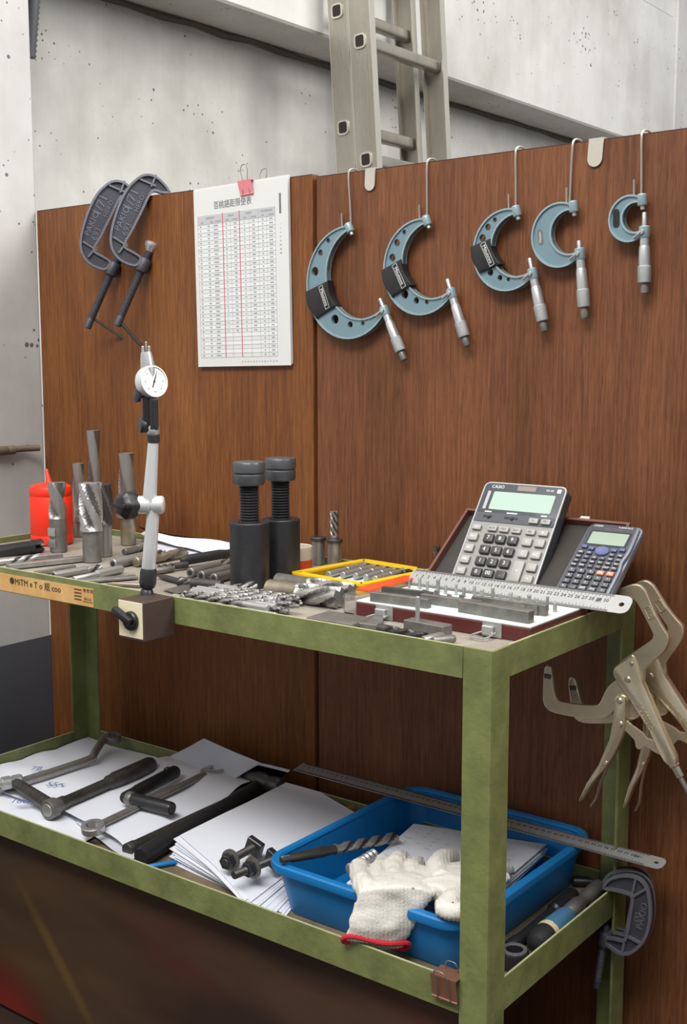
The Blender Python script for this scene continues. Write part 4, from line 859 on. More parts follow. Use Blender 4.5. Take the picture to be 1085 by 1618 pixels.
# plates, box and blocks near the front right
pq = [Vector(v) for v in [(-0.2888, 0.0203, 0.788), (-0.2903, 0.0699, 0.788), (-0.22, 0.0701, 0.788), (-0.2155, 0.0209, 0.788)]]
bm = NB(); prism(bm, [(v.x, v.y) for v in pq], TF + .0012, TF + .008, bev=.0006); tag(obj('steel_plate', bm, 'dull_steel'), 'flat grey steel plate lying on the front rim before the brown box', 'plate')
wq = [Vector(v) for v in [(-0.2235, 0.0368, 0.784), (-0.2292, 0.0857, 0.784), (-0.2111, 0.0829, 0.784), (-0.1863, 0.0428, 0.784)]]
bm = NB(); prism(bm, [(v.x, v.y) for v in wq], TF + .0002, TF + .007, bev=.0006); tag(obj('steel_wedge', bm, 'dull_steel'), 'angled steel offcut lying between the grey plate and the first box latch', 'wedge')
a = Vector((-0.2776, 0.0934, 0.78)); 
CB = T(-.289, .098, TF)
t = thing('clear_box', 'clear plastic box with an orange lid left of the brown pin box', 'box', CB)
bw, bd, bh = .021, .150, .026
bm = NB(); band(bm, rrect(bw, bd, .003, 3), .0014, .0, bh, T(bw / 2, bd / 2, 0)); obj('wall', bm, 'clear_plastic', t)
bm = NB(); prism(bm, rrect(bw, bd, .003, 3), .0, .0015, T(bw / 2, bd / 2, 0)); obj('base', bm, 'clear_plastic', t)
bm = NB(); prism(bm, rrect(bw + .002, bd * .8, .003, 3), bh + .0002, bh + .0035, T(bw / 2, bd * .6, 0), bev=.0006); obj('lid', bm, 'orange_lid', t)

# brown pin box with latches, foam and open lid
bx0, bx1, by0, by1, bh = -.266, -.0045, .096, .250, .0195
t = thing('pin_box', 'open maroon case with white foam, two chrome latches and its lid leaning back', 'case', T(0, 0, TF))
bm = NB(); box(bm, ((bx0 + bx1) / 2, (by0 + by1) / 2, bh / 2 - .0006), (bx1 - bx0, by1 - by0, bh - .0012), bev=.0012); obj('case_body', bm, 'maroon', t)
bm = NB(); box(bm, ((bx0 + bx1) / 2, (by0 + by1) / 2, bh), (bx1 - bx0 - .001, by1 - by0 - .001, .0022), bev=.0005); obj('foam', bm, 'foam_white', t)
LT = R(37)
LMx = T(0, .252, bh) @ RX(37)
bm = NB(); box(bm, ((bx0 + bx1) / 2, .0775, -.0115), (bx1 - bx0, .155, .003)); lid = obj('lid', bm, 'lid_brown', t, LMx)
bm = NB(); band(bm, [(bx0, 0), (bx1, 0), (bx1, .155), (bx0, .155)], .0042, -.011, .0035); obj('lid_wall', bm, 'lid_brown', lid)
bm = NB(); box(bm, ((bx0 + bx1) / 2, .0775, -.0085), (bx1 - bx0 - .009, .1465, .003)); obj('lid_lining', bm, 'foam_dark', lid)
bm = NB(); box(bm, (-.075, .1562, -.004), (.020, .0022, .012), bev=.0005); box(bm, (-.075, .159, .0005), (.014, .006, .0012)); ct = obj('catch', bm, 'alu_edge', lid)
for lx in (-0.2187, -0.0572):
    bm = NB(); box(bm, (lx, by0 - .0008, .0105), (.027, .0016, .019), bev=.0003); lt_ = obj('latch', bm, 'bright_steel', t)
    bm = NB(); box(bm, (lx - .004, by0 - .0042, .0095), (.0155, .0055, .0115), bev=.001); obj('latch_lever', bm, 'satin_chrome', lt_)
    bm = NB(); tube(bm, [(lx - .012, by0 - .003, .007), (lx - .018, by0 - .020, .0045), (lx - .016, by0 - .026, .0035), (lx + .002, by0 - .026, .0035), (lx + .005, by0 - .020, .0045), (lx + .006, by0 - .003, .007)], .0013, 7); obj('wire_loop', bm, 'bright_steel', lt_)
zf_ = TF + bh + .0012
def block(label, px0, px1, w_, h_, m_='dull_steel'):
    a, b_ = Vector(px0), Vector(px1); d = b_ - a
    bm = NB(); box(bm, (d.length / 2, w_ / 2, h_ / 2), (d.length, w_, h_), bev=.0005)
    return tag(obj('parallel_block', bm, m_, None, T(a.x, a.y, zf_) @ RZ(math.degrees(math.atan2(d.y, d.x)))), label, 'block', 'parallel blocks on the white foam')
block('grey parallel block on the left front of the white foam', (-0.2466, 0.101, 0.8007), (-0.1597, 0.1072, 0.8007), .010, .0125)
block('grey parallel block at the middle of the foam, behind the nearest one', (-0.1865, 0.1313, 0.8007), (-0.0989, 0.1342, 0.8007), .009, .0125)
block('grey parallel block nearest the right latch, on the foam', (-0.1186, 0.1145, 0.8007), (-0.0141, 0.1082, 0.8007), .012, .0150)
block('parallel block just behind the one by the right latch', (-0.1226, 0.1548, 0.8007), (-0.0177, 0.1585, 0.8007), .0075, .0140)
block('thin dark parallel block behind the left front one', (-0.2566, 0.1407, 0.8007), (-0.1791, 0.1471, 0.8007), .006, .0125, 'dark_steel')
for k in range(17):
    px = [(-0.2565, 0.2074, 0.8007), (-0.2404, 0.2062, 0.8007), (-0.2245, 0.205, 0.8007), (-0.2088, 0.2039, 0.8007), (-0.1933, 0.2027, 0.8007), (-0.178, 0.2016, 0.8007), (-0.1629, 0.2004, 0.8007), (-0.148, 0.1993, 0.8007), (-0.1332, 0.1982, 0.8007), (-0.1187, 0.1972, 0.8007), (-0.1043, 0.1961, 0.8007), (-0.0901, 0.195, 0.8007), (-0.076, 0.194, 0.8007), (-0.0621, 0.193, 0.8007), (-0.0484, 0.192, 0.8007), (-0.0349, 0.191, 0.8007), (-0.0215, 0.19, 0.8007)][k]
    r_ = (.0019, .0024, .0021, .0028, .0023)[k % 5]; h_ = (.013, .016, .014, .017, .012, .015)[k % 6]
    bm = NB(); lathe(bm, [(r_ * .85, 0), (r_, .0004), (r_, h_ - .0005), (r_ * .85, h_)], 12)
    tag(obj('gauge_pin', bm, 'bright_steel' if k % 3 else 'steel', None, T(px[0], px[1] + (.004 if k % 2 else 0), zf_)), f'{ORD[k]} slim gauge pin from the left in the row before the leaning ruler', 'pin', 'gauge pins before the ruler')
for k in range(10):
    px = [(-0.2045, 0.1642, 0.8007), (-0.184, 0.1629, 0.8007), (-0.1638, 0.1617, 0.8007), (-0.1439, 0.1605, 0.8007), (-0.1244, 0.1593, 0.8007), (-0.1052, 0.1581, 0.8007), (-0.0863, 0.157, 0.8007), (-0.0677, 0.1558, 0.8007), (-0.0494, 0.1547, 0.8007), (-0.0314, 0.1536, 0.8007)][k]
    w_ = (.006, .007, .0055)[k % 3]; h_ = (.010, .012, .009, .011)[k % 4]
    bm = NB(); box(bm, (0, 0, h_ / 2), (w_, .004, h_), bev=.0003)
    tag(obj('gauge_block', bm, ('dull_steel', 'steel', 'brass_steel')[k % 3], None, T(px[0], px[1] + .004, zf_)), f'{ORD[k]} small gauge block from the left between the pins and parallel blocks', 'block', 'small gauge blocks before the pins')
# block with an upright pin, tools at its foot
a, b_ = Vector((-0.1601, 0.0537, 0.78)), Vector((-0.0994, 0.0495, 0.78)); d = b_ - a; a.y += .0
t = thing('pin_block', 'small steel block with a thin upright pin before the brown case', 'block', T(a.x, a.y, TF) @ RZ(math.degrees(math.atan2(d.y, d.x))))
hb = 0.0161
bm = NB(); box(bm, (d.length / 2, .010, hb / 2), (d.length, .020, hb), bev=.0006); obj('block', bm, 'dull_steel', t)
bm = NB(); lathe(bm, [(.0030, hb - .002), (.0030, hb + .0295), (.0026, hb + .030)], 14, T(d.length * .24, .010, 0)); obj('pin', bm, 'bright_steel', t)
cutter('end_mill', 'dark twisted cutter lying on the rim left of the pin block', (-0.1838, 0.0338, 0.786), (-0.1094, 0.027, 0.786), .0060, 2, 1.2, .5, .8, None, 'dark_steel', 'black_oxide')
rod('short_pin', 'short steel pin lying on the rim at the right of the pin block, left one', (-0.1029, 0.0117, 0.786), (-0.0983, 0.0477, 0.786), [(.0045, 0), (.0052, .05), (.0052, .85), (.004, 1)], 'steel', 'pin')
rod('short_pin', 'short dull pin lying on the rim at the right of the pin block, right one', (-0.0915, 0.0163, 0.786), (-0.078, 0.0426, 0.786), [(.0045, 0), (.0058, .05), (.0058, .85), (.004, 1)], 'dull_steel', 'pin')

# steel ruler before the calculators
def ruler(label, a, b_, wv, L_marks, txt, m_='ruler_steel'):
    a, b_ = Vector(a), Vector(b_); d = b_ - a; Lr = d.length; x = d.normalized(); y = Vector(wv); y = (y - x * y.dot(x)).normalized(); z = x.cross(y)
    Mr = Matrix(((x.x, y.x, z.x, a.x), (x.y, y.y, z.y, a.y), (x.z, y.z, z.z, a.z), (0, 0, 0, 1))); wd = Vector(wv).length
    t = thing('steel_ruler', label, 'ruler', Mr)
    o = [(0, 0), (Lr - wd * .35, 0)] + arc(Lr - wd * .35, wd * .35, wd * .35, -90, 0, 5) + arc(Lr - wd * .35, wd * .65, wd * .35, 0, 90, 5) + [(0, wd)]
    bm = NB(); prism(bm, o, 0, .001); bl = obj('blade', bm, m_, t); cut_holes(bl, [(Lr - wd * .42, wd * .5, wd * .12)])
    bm = NB(); n_ = int((Lr - wd) / L_marks)
    for k in range(n_):
        h_ = wd * (.26 if k % 10 == 0 else .2 if k % 5 == 0 else .12)
        box(bm, (.004 + k * L_marks, wd - h_ / 2, .00115), (.0004, h_, .0002)); box(bm, (.004 + k * L_marks, h_ * .45, .00115), (.0004, h_ * .9, .0002))
    o = obj('graduations', bm, 'print_dark', t, None, 0); o['kind'] = 'stuff'
    bm = NB()
    for k in range(1, int(n_ / 10) + 1): text_bm(bm, str(k), wd * .26, T(.004 + k * L_marks * 10 - .0035, wd * .60, .0012), .0002)
    text_bm(bm, txt, wd * .3, T(Lr - wd * 1.5, wd * .55, .0012), .0002)
    o = obj('numerals', bm, 'print_dark', t, None, 0); o['kind'] = 'stuff'
    return t
ruler('engraved steel ruler leaning before the two calculators', (-0.2757, .226, .8012), (0.0594, .226, .8012), (0, .0235, .0180), .001, '米')

# big desk calculator
def keycap(w_, h_, t_): 
    bm = NB(); box(bm, (0, 0, t_ / 2), (w_, h_, t_), bev=min(w_, h_) * .13, seg=2); return bm
cA, cB, cC, cD = Vector((-0.228, 0.3654, 0.9375)), Vector((-0.228, 0.2755, 0.8246)), Vector((-0.095, 0.366, 0.9397)), Vector((-0.095, 0.2823, 0.8116))
ct_ = R(54)
Lc, Wc, dep = .178, .133, .030
top = (cA + cC) / 2
yv = Vector((0, math.cos(ct_), math.sin(ct_))); cen = Vector((-.1615, top.y, top.z)) - yv * Lc
KC = frame(cen, (0, -math.sin(ct_), math.cos(ct_)), (1, 0, 0))    # x right, y up the face, z out of the face, origin at the lower middle
t = thing('desk_calculator', 'large grey desk calculator with a wide display leaning in the open lid', 'calculator', KC)
Q = Matrix(((0, 0, 1, 0), (1, 0, 0, 0), (0, 1, 0, 0), (0, 0, 0, 1)))
bm = NB(); prism(bm, rrect(Wc, Lc, .009, 5), -.020, -.0012, T(0, Lc / 2, 0), bev=.0015); obj('case', bm, 'calc_dark', t)
bm = NB(); band(bm, rrect(Wc, Lc, .009, 5), .0022, -.0045, .0006, T(0, Lc / 2, 0)); obj('edge', bm, 'calc_edge', t)
bm = NB(); prism(bm, rrect(Wc - .004, .112, .004, 3), -.0012, .0, T(0, .058, 0)); obj('key_plate', bm, 'calc_grey', t)
bm = NB(); prism(bm, rrect(Wc - .004, .0620, .007, 4), -.0012, .0008, T(0, .1452, 0), bev=.0004); fp = obj('display_panel', bm, 'calc_dark', t)
bm = NB(); prism(bm, rrect(Wc - .034, .0295, .002, 3), .0008, .0012, T(.003, .1475, 0)); obj('display', bm, 'lcd', fp)
bm = NB(); box(bm, (-.054, .1475, .001), (.005, .030, .0006)); obj('display_bezel', bm, 'calc_edge', fp)
bm = NB(); box(bm, (.004, .1700, .001), (.030, .0080, .0005)); obj('solar_cell', bm, 'solar', fp)
bm = NB(); text_bm(bm, 'CASIO', .0072, T(-.043, .1700, .001), .0003); text_bm(bm, 'DS-2B', .0044, T(.041, .1697, .001), .0003); box(bm, (.0555, .1697, .001), (.006, .0062, .0004))
for x, wd in ((-.045, .011), (-.006, .017), (.045, .009)): box(bm, (x, .1285, .001), (wd, .0018, .0004))
o = obj('printed_marks', bm, 'print_white', fp, None, 0); o['kind'] = 'stuff'
bm = NB(); prism(bm, rrect(Wc - .006, .0145, .002, 2), .0002, .0011, T(0, .1195, 0)); obj('switch_strip', bm, 'sci_body', fp)
for x, wd in ((-.043, .014), (-.005, .021)):
    bm = NB(); box(bm, (x, .1205, .0011), (wd, .0032, .0008)); box(bm, (x + .002, .1195, .0018), (.004, .0042, .0022), bev=.0005); obj('slide_switch', bm, 'black_plastic', fp)
xs_ = [-.0535, -.0275, -.0085, .0110, .0335, .0535]; ys_ = [.1010, .0850, .0665, .0480, .0300]
small, big_, dark, tall = keycap(.0145, .0082, .0042), keycap(.0150, .0122, .0048), keycap(.0158, .0132, .0055), keycap(.0160, .033, .0045)
def mk(bm, m_):
    me = bpy.data.meshes.new('key'); bmesh.ops.recalc_face_normals(bm, faces=bm.faces[:]); bm.to_mesh(me); bm.free(); me.materials.append(MT[m_]); me.shade_smooth(); me.set_sharp_from_angle(angle=R(40)); return me
kS, kB, kD, kT = mk(small, 'calc_key'), mk(big_, 'calc_key'), mk(dark, 'calc_key_dark'), mk(tall, 'calc_key')
def key(me, x, y, s, z=0, sz=.0085, m_='print_white', par=None, tz=.0055):
    o = bpy.data.objects.new('key', me); COL.objects.link(o); o.parent = par or t; o.location = (x, y, z)
    if s:
        bm = NB(); text_bm(bm, s, sz, T(0, 0, tz), .0002); n_ = obj('key_print', bm, m_, o, None, 0); n_['kind'] = 'stuff'
    return o
for x, s in zip(xs_, ('GT', 'RATE', 'TAX', 'TAX+', 'SEL', '▶')): key(kS, x, ys_[0], s, 0, .0042, 'print_dark' if s in 'RATETAX+SEL' else 'print_white', tz=.0043)
for x in (.033, .052): key(kS, x, .1185, '→' if x < .04 else 'MU', .001, .0042, 'print_dark', tz=.0043)
for y, row in zip(ys_[1:4], (('7', '8', '9'), ('4', '5', '6'), ('1', '2', '3'))):
    for x, s in zip(xs_[1:4], row): key(kD, x, y, s)
for x, s in zip(xs_[1:4], ('0', '00', '.')): key(kD, x, ys_[4], s)
for y, s in zip(ys_[1:], ('M+', 'M-', 'MR', 'AC')):
    o = key(kB, xs_[0], y, s, 0, .0055, 'print_white', tz=.0049)
for y, row in zip((ys_[1], ys_[2]), (('×', '÷'), ('C', 'AC'))):
    for x, s in zip(xs_[4:], row): key(kB, x, y, s, 0, .0065, 'print_white', tz=.0049)
key(kT, xs_[4], .0390, '+', 0, .0075, 'print_white', tz=.0046); key(kB, xs_[5], ys_[3] - .001, '−', 0, .0065, 'print_white', tz=.0049); key(kB, xs_[5], ys_[4] - .001, '=', 0, .0065, 'print_white', tz=.0049)

# scientific calculator lying in the lid
KS = T(-.020, 0, TF) @ LMx @ T(0, .006, .0062)
t = thing('scientific_calculator', 'smaller dark scientific calculator with two orange keys lying in the open lid', 'calculator', KS)
Ws, Ls = .080, .140
bm = NB(); prism(bm, rrect(Ws, Ls, .010, 5), -.0125, -.001, T(0, Ls / 2, 0), bev=.002); obj('case', bm, 'sci_side', t)
bm = NB(); prism(bm, rrect(Ws - .010, Ls - .004, .008, 5), -.001, .0012, T(-.002, Ls / 2, 0), bev=.0006); fp = obj('face_plate', bm, 'sci_body', t)
bm = NB(); tube(bm, spline([(Ws / 2 - .004, .004, .001), (Ws / 2 - .003, .05, .0022), (Ws / 2 - .0055, .068, .0022), (Ws / 2 - .003, .09, .0022), (Ws / 2 - .006, Ls - .008, .001)], 5), .0028, 8); obj('side_grip', bm, 'sci_side', t)
bm = NB(); prism(bm, rrect(.060, .029, .003, 3), .0010, .0016, T(-.001, .110, 0)); bz = obj('display_bezel', bm, 'black_plastic', fp)
bm = NB(); prism(bm, rrect(.054, .023, .001, 2), .0014, .0019, T(-.001, .110, 0)); obj('display', bm, 'lcd2', fp)
bm = NB(); text_bm(bm, 'CASIO', .0046, T(-.024, .1335, .0014), .0002); text_bm(bm, 'fx-82MS PLUS', .0036, T(.016, .1335, .0014), .0002); o = obj('printed_marks', bm, 'print_white', fp, None, 0); o['kind'] = 'stuff'
bm = NB(); text_bm(bm, 'SUPER-FX  NATURAL', .0028, T(.0, .128, .0014), .0002); o = obj('red_print', bm, 'print_red', fp, None, 0); o['kind'] = 'stuff'
bm = NB(); lathe(bm, [(.0092, .001), (.0092, .0035), (.008, .0045), (.002, .0038)], 24, T(.0, .0855, 0) @ Matrix.Diagonal((1.1, .9, 1, 1))); obj('cursor_pad', bm, 'sci_key_blue', t)
sk, sk2, skb, sko = mk(keycap(.0078, .0046, .0035), 'sci_key'), mk(keycap(.0098, .0070, .0040), 'sci_key'), mk(keycap(.0080, .0052, .0038), 'sci_key_blue'), mk(keycap(.0098, .0070, .0040), 'sci_key_orange')
for x, y in ((-.0275, .0905), (-.0165, .088), (.0165, .088), (.0275, .0905)): key(skb, x, y, None, .001)
labels_ = [['x-1', '√', 'x2', '^', 'log', 'ln'], ['(-)', "°'\"", 'hyp', 'sin', 'cos', 'tan'], ['RCL', 'ENG', '(', ')', 'S⇔D', 'M+']]
for x, s in ((-.0285, 'Abs'), (-.0165, 'x3'), (.0165, 'x!'), (.0285, 'log')): key(sk, x, .0795, s, .001, .0036, tz=.0036)
for r_, y in enumerate((.0715, .0635, .0555)):
    for c_ in range(6): key(sk, -.0290 + c_ * .0116, y, labels_[r_][c_], .001, .0036, tz=.0036)
for r_, (y, row) in enumerate(zip((.0450, .0350, .0250, .0150), (('7', '8', '9', 'DEL', 'AC'), ('4', '5', '6', '×', '÷'), ('1', '2', '3', '+', '−'), ('0', '.', 'EXP', 'Ans', '=')))):
    for c_, s in enumerate(row): key(sko if s in ('DEL', 'AC') else sk2, -.0275 + c_ * .0138, y, s, .001, .0046, tz=.0041)

# magnetic stand with its dial test indicator
mX, mZ = -0.5083, 0.7917
mY = -0.0583; mW = mX - -0.559; mH = 0.0541
t = thing('dial_stand', 'magnetic stand holding a white-faced dial indicator, base stuck on the front rail', 'gauge stand', T(mX - mW / 2, 0, mZ - mH))
bm = NB(); box(bm, (0, mY / 2 - .0004, mH / 2), (mW, -mY - .0012, mH), bev=.0012); ba = obj('magnet_base', bm, 'brown_enamel', t)
bm = NB(); box(bm, (0, mY - .0003, mH * .52), (mW - .004, .0012, mH * .92), bev=.0003); obj('front_plate', bm, 'cream_face', ba)
KN = frame((mW * .06, mY - .0012, mH * .50), (0, -1, 0), (1, 0, 0))
bm = NB(); lathe(bm, [(.0135, 0), (.0135, .004), (.012, .006), (.006, .0065)], 24, KN); kb = obj('switch_knob', bm, 'black_plastic', ba)
bm = NB(); box(bm, (-.0105, .0035, .0095), (.036, .0095, .011), KN @ RZ(-24), bev=.002, seg=2); obj('knob_handle', bm, 'black_plastic', kb)
q = Vector((-0.5486, -0.0139, 0.7917)); 
def SP(p): return Vector(p) - Vector((mX - mW / 2, 0, mZ - mH))
n0, n1, n2, n3, n4, n5 = [SP(p) for p in [(-0.5486, -0.0139, 0.7926), (-0.5476, -0.0131, 0.8106), (-0.5387, -0.0063, 0.9158), (-0.5435, -0.01, 0.9202), (-0.5375, -0.0053, 1.0088), (-0.5377, -0.0055, 1.0175)]]
bm = NB(); lathe(bm, [(.010, -.001), (.0085, .005), (.0065, .0075), (.0075, .012)], 18, T(*n0)); obj('post_foot', bm, 'black_oxide', t)
bm = NB(); lathe(bm, [(.006, .006), (.0105, .010), (.012, .016), (.012, .031), (.0105, .036), (.0085, .037)], 20, frame(n0, n2 - n0)); obj('ball_socket', bm, 'black_oxide', t)
d = n2 - n1
bm = NB(); lathe(bm, [(.0088, 0), (.0098, .03 * d.length), (.0098, .4 * d.length), (.0086, .9 * d.length), (.0086, d.length)], 20, frame(n1 + d * .06, d)); obj('lower_arm', bm, 'silver_paint', t)
d2 = n4 - n3
bm = NB(); lathe(bm, [(.0105, -.03 * d2.length), (.0098, .1 * d2.length), (.0072, d2.length)], 20, frame(n3, d2)); obj('upper_arm', bm, 'silver_paint', t)
toC = Vector((.77, -.64, 0)); rtC = Vector((0.7942, 0.6077, -0.001)).normalized(); e0 = (n2 + n3) / 2
bm = NB(); lathe(bm, [(.011, -.020), (.0125, -.018), (.0125, -.003), (.0105, -.001), (.0105, .001), (.0125, .003), (.0125, .015), (.010, .0175), (.004, .0185)], 22, frame(e0, rtC)); obj('elbow', bm, 'silver_paint', t)
kx = e0 - rtC * .034 + toC * .004
bm = NB(); lathe(bm, [(.009, .014), (.0145, .011), (.0185, .006), (.0185, -.008), (.016, -.012), (.006, -.0125)], 30, frame(kx, (-rtC * .75 + toC * .66)), fn=lambda k, r, z, a: r * (1 + (.09 * math.cos(5 * a) if 0 < k < 5 else 0))); kn = obj('locking_knob', bm, 'black_plastic', t)
bm = NB(); box(bm, (0, 0, -.0128 + .026), (.026, .006, .003), frame(kx, (-rtC * .75 + toC * .66)), bev=.001); obj('knob_rib', bm, 'black_plastic', kn)
bm = NB(); lathe(bm, [(.0065, -.006), (.0085, -.004), (.0088, .001), (.0088, .006)], 18, frame(n4, n5 - n4)); obj('arm_collar', bm, 'black_oxide', t)
bm = NB(); lathe(bm, [(.0075, .006), (.0088, .008), (.0088, .017), (.006, .021), (.0045, .023)], 18, frame(n4, n5 - n4)); obj('ball_joint', bm, 'satin_chrome', t)
h = [SP(p) for p in [(-0.5423, -0.0091, 1.0279), (-0.5417, -0.0086, 1.0625), (-0.5367, -0.0048, 1.0314), (-0.5363, -0.0045, 1.0556), (-0.5567, -0.0201, 1.0686), (-0.5471, -0.0127, 1.0279), (-0.5464, -0.0122, 1.0712), (-0.5364, -0.0046, 1.0875), (-0.5416, -0.0085, 1.1055), (-0.5433, -0.0098, 1.1278), (-0.543, -0.0096, 1.1406)]]
FC = lambda p: frame(p, toC, rtC)       # x right, y up, z to the viewer
bm = NB(); box(bm, (0, 0, 0), (.0165, .052, .014), FC((h[0] + h[1]) / 2), bev=.0015); obj('clamp_body', bm, 'black_plastic', t)
bm = NB(); box(bm, (0, 0, 0), (.0115, .042, .012), FC((h[2] + h[3]) / 2 + toC * .003), bev=.001); box(bm, (0, 0, .0065), (.0022, .034, .0014), FC((h[2] + h[3]) / 2 + toC * .003)); obj('dovetail_block', bm, 'black_oxide', t)
bm = NB(); lathe(bm, [(.0035, -.012), (.0035, .002), (.0095, .003), (.0095, .007), (.008, .008)], 18, frame(h[4] + rtC * .008, -rtC * .85 + toC * .5)); obj('thumb_screw', bm, 'black_oxide', t)
bm = NB(); lathe(bm, [(.010, -.004), (.0108, -.002), (.0108, .003), (.009, .005)], 18, frame(h[5] - rtC * .002, -rtC * .9 + toC * .4)); obj('thumb_screw', bm, 'black_oxide', t)
dn = (toC * .80 + rtC * .56 + Vector((0, 0, .18))).normalized()
DC = frame(h[7], dn, Vector((0, 0, 1)).cross(dn)) 
bm = NB(); lathe(bm, [(.018, -.012), (.0222, -.011), (.0228, -.008), (.0228, .001), (.0215, .0035), (.0200, .0035), (.0198, .0018), (.001, .0018)], 36, DC, cap=False); dl = obj('dial_case', bm, 'silver_paint', t)
bm = NB(); lathe(bm, [(.0199, .0018), (.0199, .0022), (.0005, .0022)], 36, DC); obj('dial_face', bm, 'dial_white', dl)
bm = NB()
for k in range(40):
    a = 2 * PI * k / 40; ln = .0024 if k % 5 == 0 else .0013
    box(bm, (0, 0, 0), (.0003, ln, .0002), DC @ Matrix.Translation((.0188 * math.sin(a), .0188 * math.cos(a), .0024)) @ Matrix.Rotation(-a, 4, 'Z'))
for k, s in enumerate(('0', '10', '20', '30', '40', '30', '20', '10')):
    a = 2 * PI * k / 8; text_bm(bm, s, .0034, DC @ T(.0142 * math.sin(a), .0142 * math.cos(a), .0024), .0002)
o = obj('dial_marks', bm, 'ink', dl, None, 0); o['kind'] = 'stuff'
bm = NB(); prism(bm, [(-.0007, -.009), (.0007, -.009), (.0011, .0), (.0002, .0165), (-.0002, .0165), (-.0011, 0)], .0026, .003, DC @ RZ(-24)); lathe(bm, [(.0016, .0022), (.0016, .0034)], 12, DC); obj('needle', bm, 'black_oxide', dl)
b0, b1 = h[8] - toC * .006, h[9] - toC * .006; d3 = b1 - b0
bm = NB()
tube(bm, [b0 - d3 * .8, b0 - d3 * .1, b0 + d3 * .6, b1], [.010, .0105, .0088, .0072], 14, flat=None); obj('gauge_body', bm, 'satin_chrome', t)
for s in (-1, 1):
    bm = NB(); box(bm, (s * .0042, .003, 0), (.0034, .010, .008), FC(b1), bev=.0008); obj('stylus_fork', bm, 'satin_chrome', t)
bm = NB(); tube(bm, [b1 - d3 * .1, Vector(h[10]) - toC * .006], .0011, 8); lathe(bm, [(.0002, -.0016), (.0016, 0), (.0002, .0016)], 10, T(*(Vector(h[10]) - toC * .006))); obj('stylus', bm, 'bright_steel', t)

# ================================================================ on the lower tray
def curl(c, r): return lambda u, v: c * max(0, (r - v)) ** 2 / max(r * r, 1e-6)
sheet('paper_sheet', 'large lower white sheet at the left whose ragged edge reaches the front rim', [(-1.1028, 0.0255, 0.3529), (-1.1824, 0.3753, 0.3529), (-0.811, 0.3414, 0.3529), (-0.7599, 0.0305, 0.3539)], 'paper', 22, 18, .014, seed=3)
s1 = sheet('paper_sheet', 'big creased sheet with blue handwriting under the offset wrench', [(-1.1588, 0.0774, 0.3599), (-1.2061, 0.427, 0.3549), (-0.9515, 0.4189, 0.3559), (-0.8577, 0.092, 0.3609)], 'paper', 22, 18, .012, seed=4)
for tx, p, a in (('78', (-1.0674, 0.1873, 0.3699), 38), ('55×', (-0.9744, 0.1554, 0.3699), 30), ('1860', (-0.9539, 0.0684, 0.3699), 34)):
    bm = NB(); text_bm(bm, tx, .026, T(*p) @ RZ(a), .0003, sx=.8); e = obj('handwriting', bm, 'ink_blue', s1, None, 0); e['kind'] = 'stuff'
sheet('paper_sheet', 'greyish sheet leaning against the back rim behind the black crank', [(-0.9414, 0.3855, 0.3559), (-0.8307, 0.383, 0.4212), (-0.6913, 0.383, 0.4026), (-0.7559, 0.3413, 0.3559)], 'paper_grey', 12, 12, .006, seed=5)
sheet('paper_sheet', 'small greyish sheet at the back rim left of the steel ruler', [(-0.8136, 0.4024, 0.3539), (-0.7214, 0.383, 0.402), (-0.6238, 0.383, 0.4067), (-0.6775, 0.4077, 0.3539)], 'paper_grey', 10, 10, .005, seed=6)
sheet('paper_sheet', 'white sheet beneath the combination wrench, lower of two', [(-0.8312, 0.0804, 0.3579), (-0.9047, 0.3796, 0.3579), (-0.7016, 0.3602, 0.3579), (-0.6436, 0.0271, 0.3569)], 'paper_grey', 16, 14, .007, seed=7)
sheet('paper_sheet', 'white folded sheet lying under the combination wrench and the black crank', [(-0.888, 0.089, 0.3679), (-0.9174, 0.3857, 0.3659), (-0.7016, 0.3738, 0.3679), (-0.6524, 0.0472, 0.3679)], 'paper', 18, 16, .006, fn=lambda u, v: .010 * math.exp(-((u - .86) / .12) ** 2) - .012 * max(0, v - .8) / .2 * (1 - u), seed=8)
a, b_ = Vector((-1.0286, 0.0249, 0.3579)), Vector((-0.9123, 0.0255, 0.3579))
t = thing('pencil', 'yellow pencil lying along the front rim at the far left', 'pencil', frame(a, b_ - a)); L = (b_ - a).length
bm = NB(); lathe(bm, [(.0042, 0), (.0042, L - .018)], 6); obj('shaft', bm, 'pencil_yellow', t)
bm = NB(); lathe(bm, [(.0042, L - .018), (.001, L)], 6); obj('point', bm, 'ochre', t)
rod('ball_pen', 'blue pen lying by the front rim left of the paper stack', (-0.6158, 0.0284, 0.3569), (-0.5909, 0.073, 0.3569), [(.002, 0), (.004, .06), (.004, .9), (.003, 1)], 'blue_tray', 'pen')

# spanners and handles
def ring_head(par, c, ax, ro, ri, h_, m_, name='ring_end'):
    bm = NB(); lathe(bm, [(ri, -h_ / 2), (ro * .94, -h_ / 2), (ro, -h_ / 2 + .0015), (ro, h_ / 2 - .0015), (ro * .94, h_ / 2), (ri, h_ / 2), (ri, -h_ / 2)], 24, frame(c, ax), cap=False, fn=lambda k, r, z, a: r * (1 - .07 * abs(math.sin(6 * a))) if k in (0, 5, 6) else r)
    return obj(name, bm, m_, par)
t = thing('offset_wrench', 'long offset ring wrench whose cranked end points to the back left corner', 'wrench')
P = [Vector(p) for p in ((-1.0419, 0.0096, 0.3719), (-1.0258, 0.1295, 0.3719), (-1.021, 0.2675, 0.3719), (-1.03, 0.2908, 0.3759), (-1.0587, 0.3381, 0.3849), (-1.0613, 0.3516, 0.3859))]
bm = NB(); tube(bm, spline([tuple(p) for p in P], 5), 0, 14, flat=(.0072, .0088)); obj('shaft', bm, 'steel', t)
ring_head(t, (-1.0524, 0.3583, 0.3859), (.1, -.1, 1), .0165, .0105, .013, 'dull_steel')
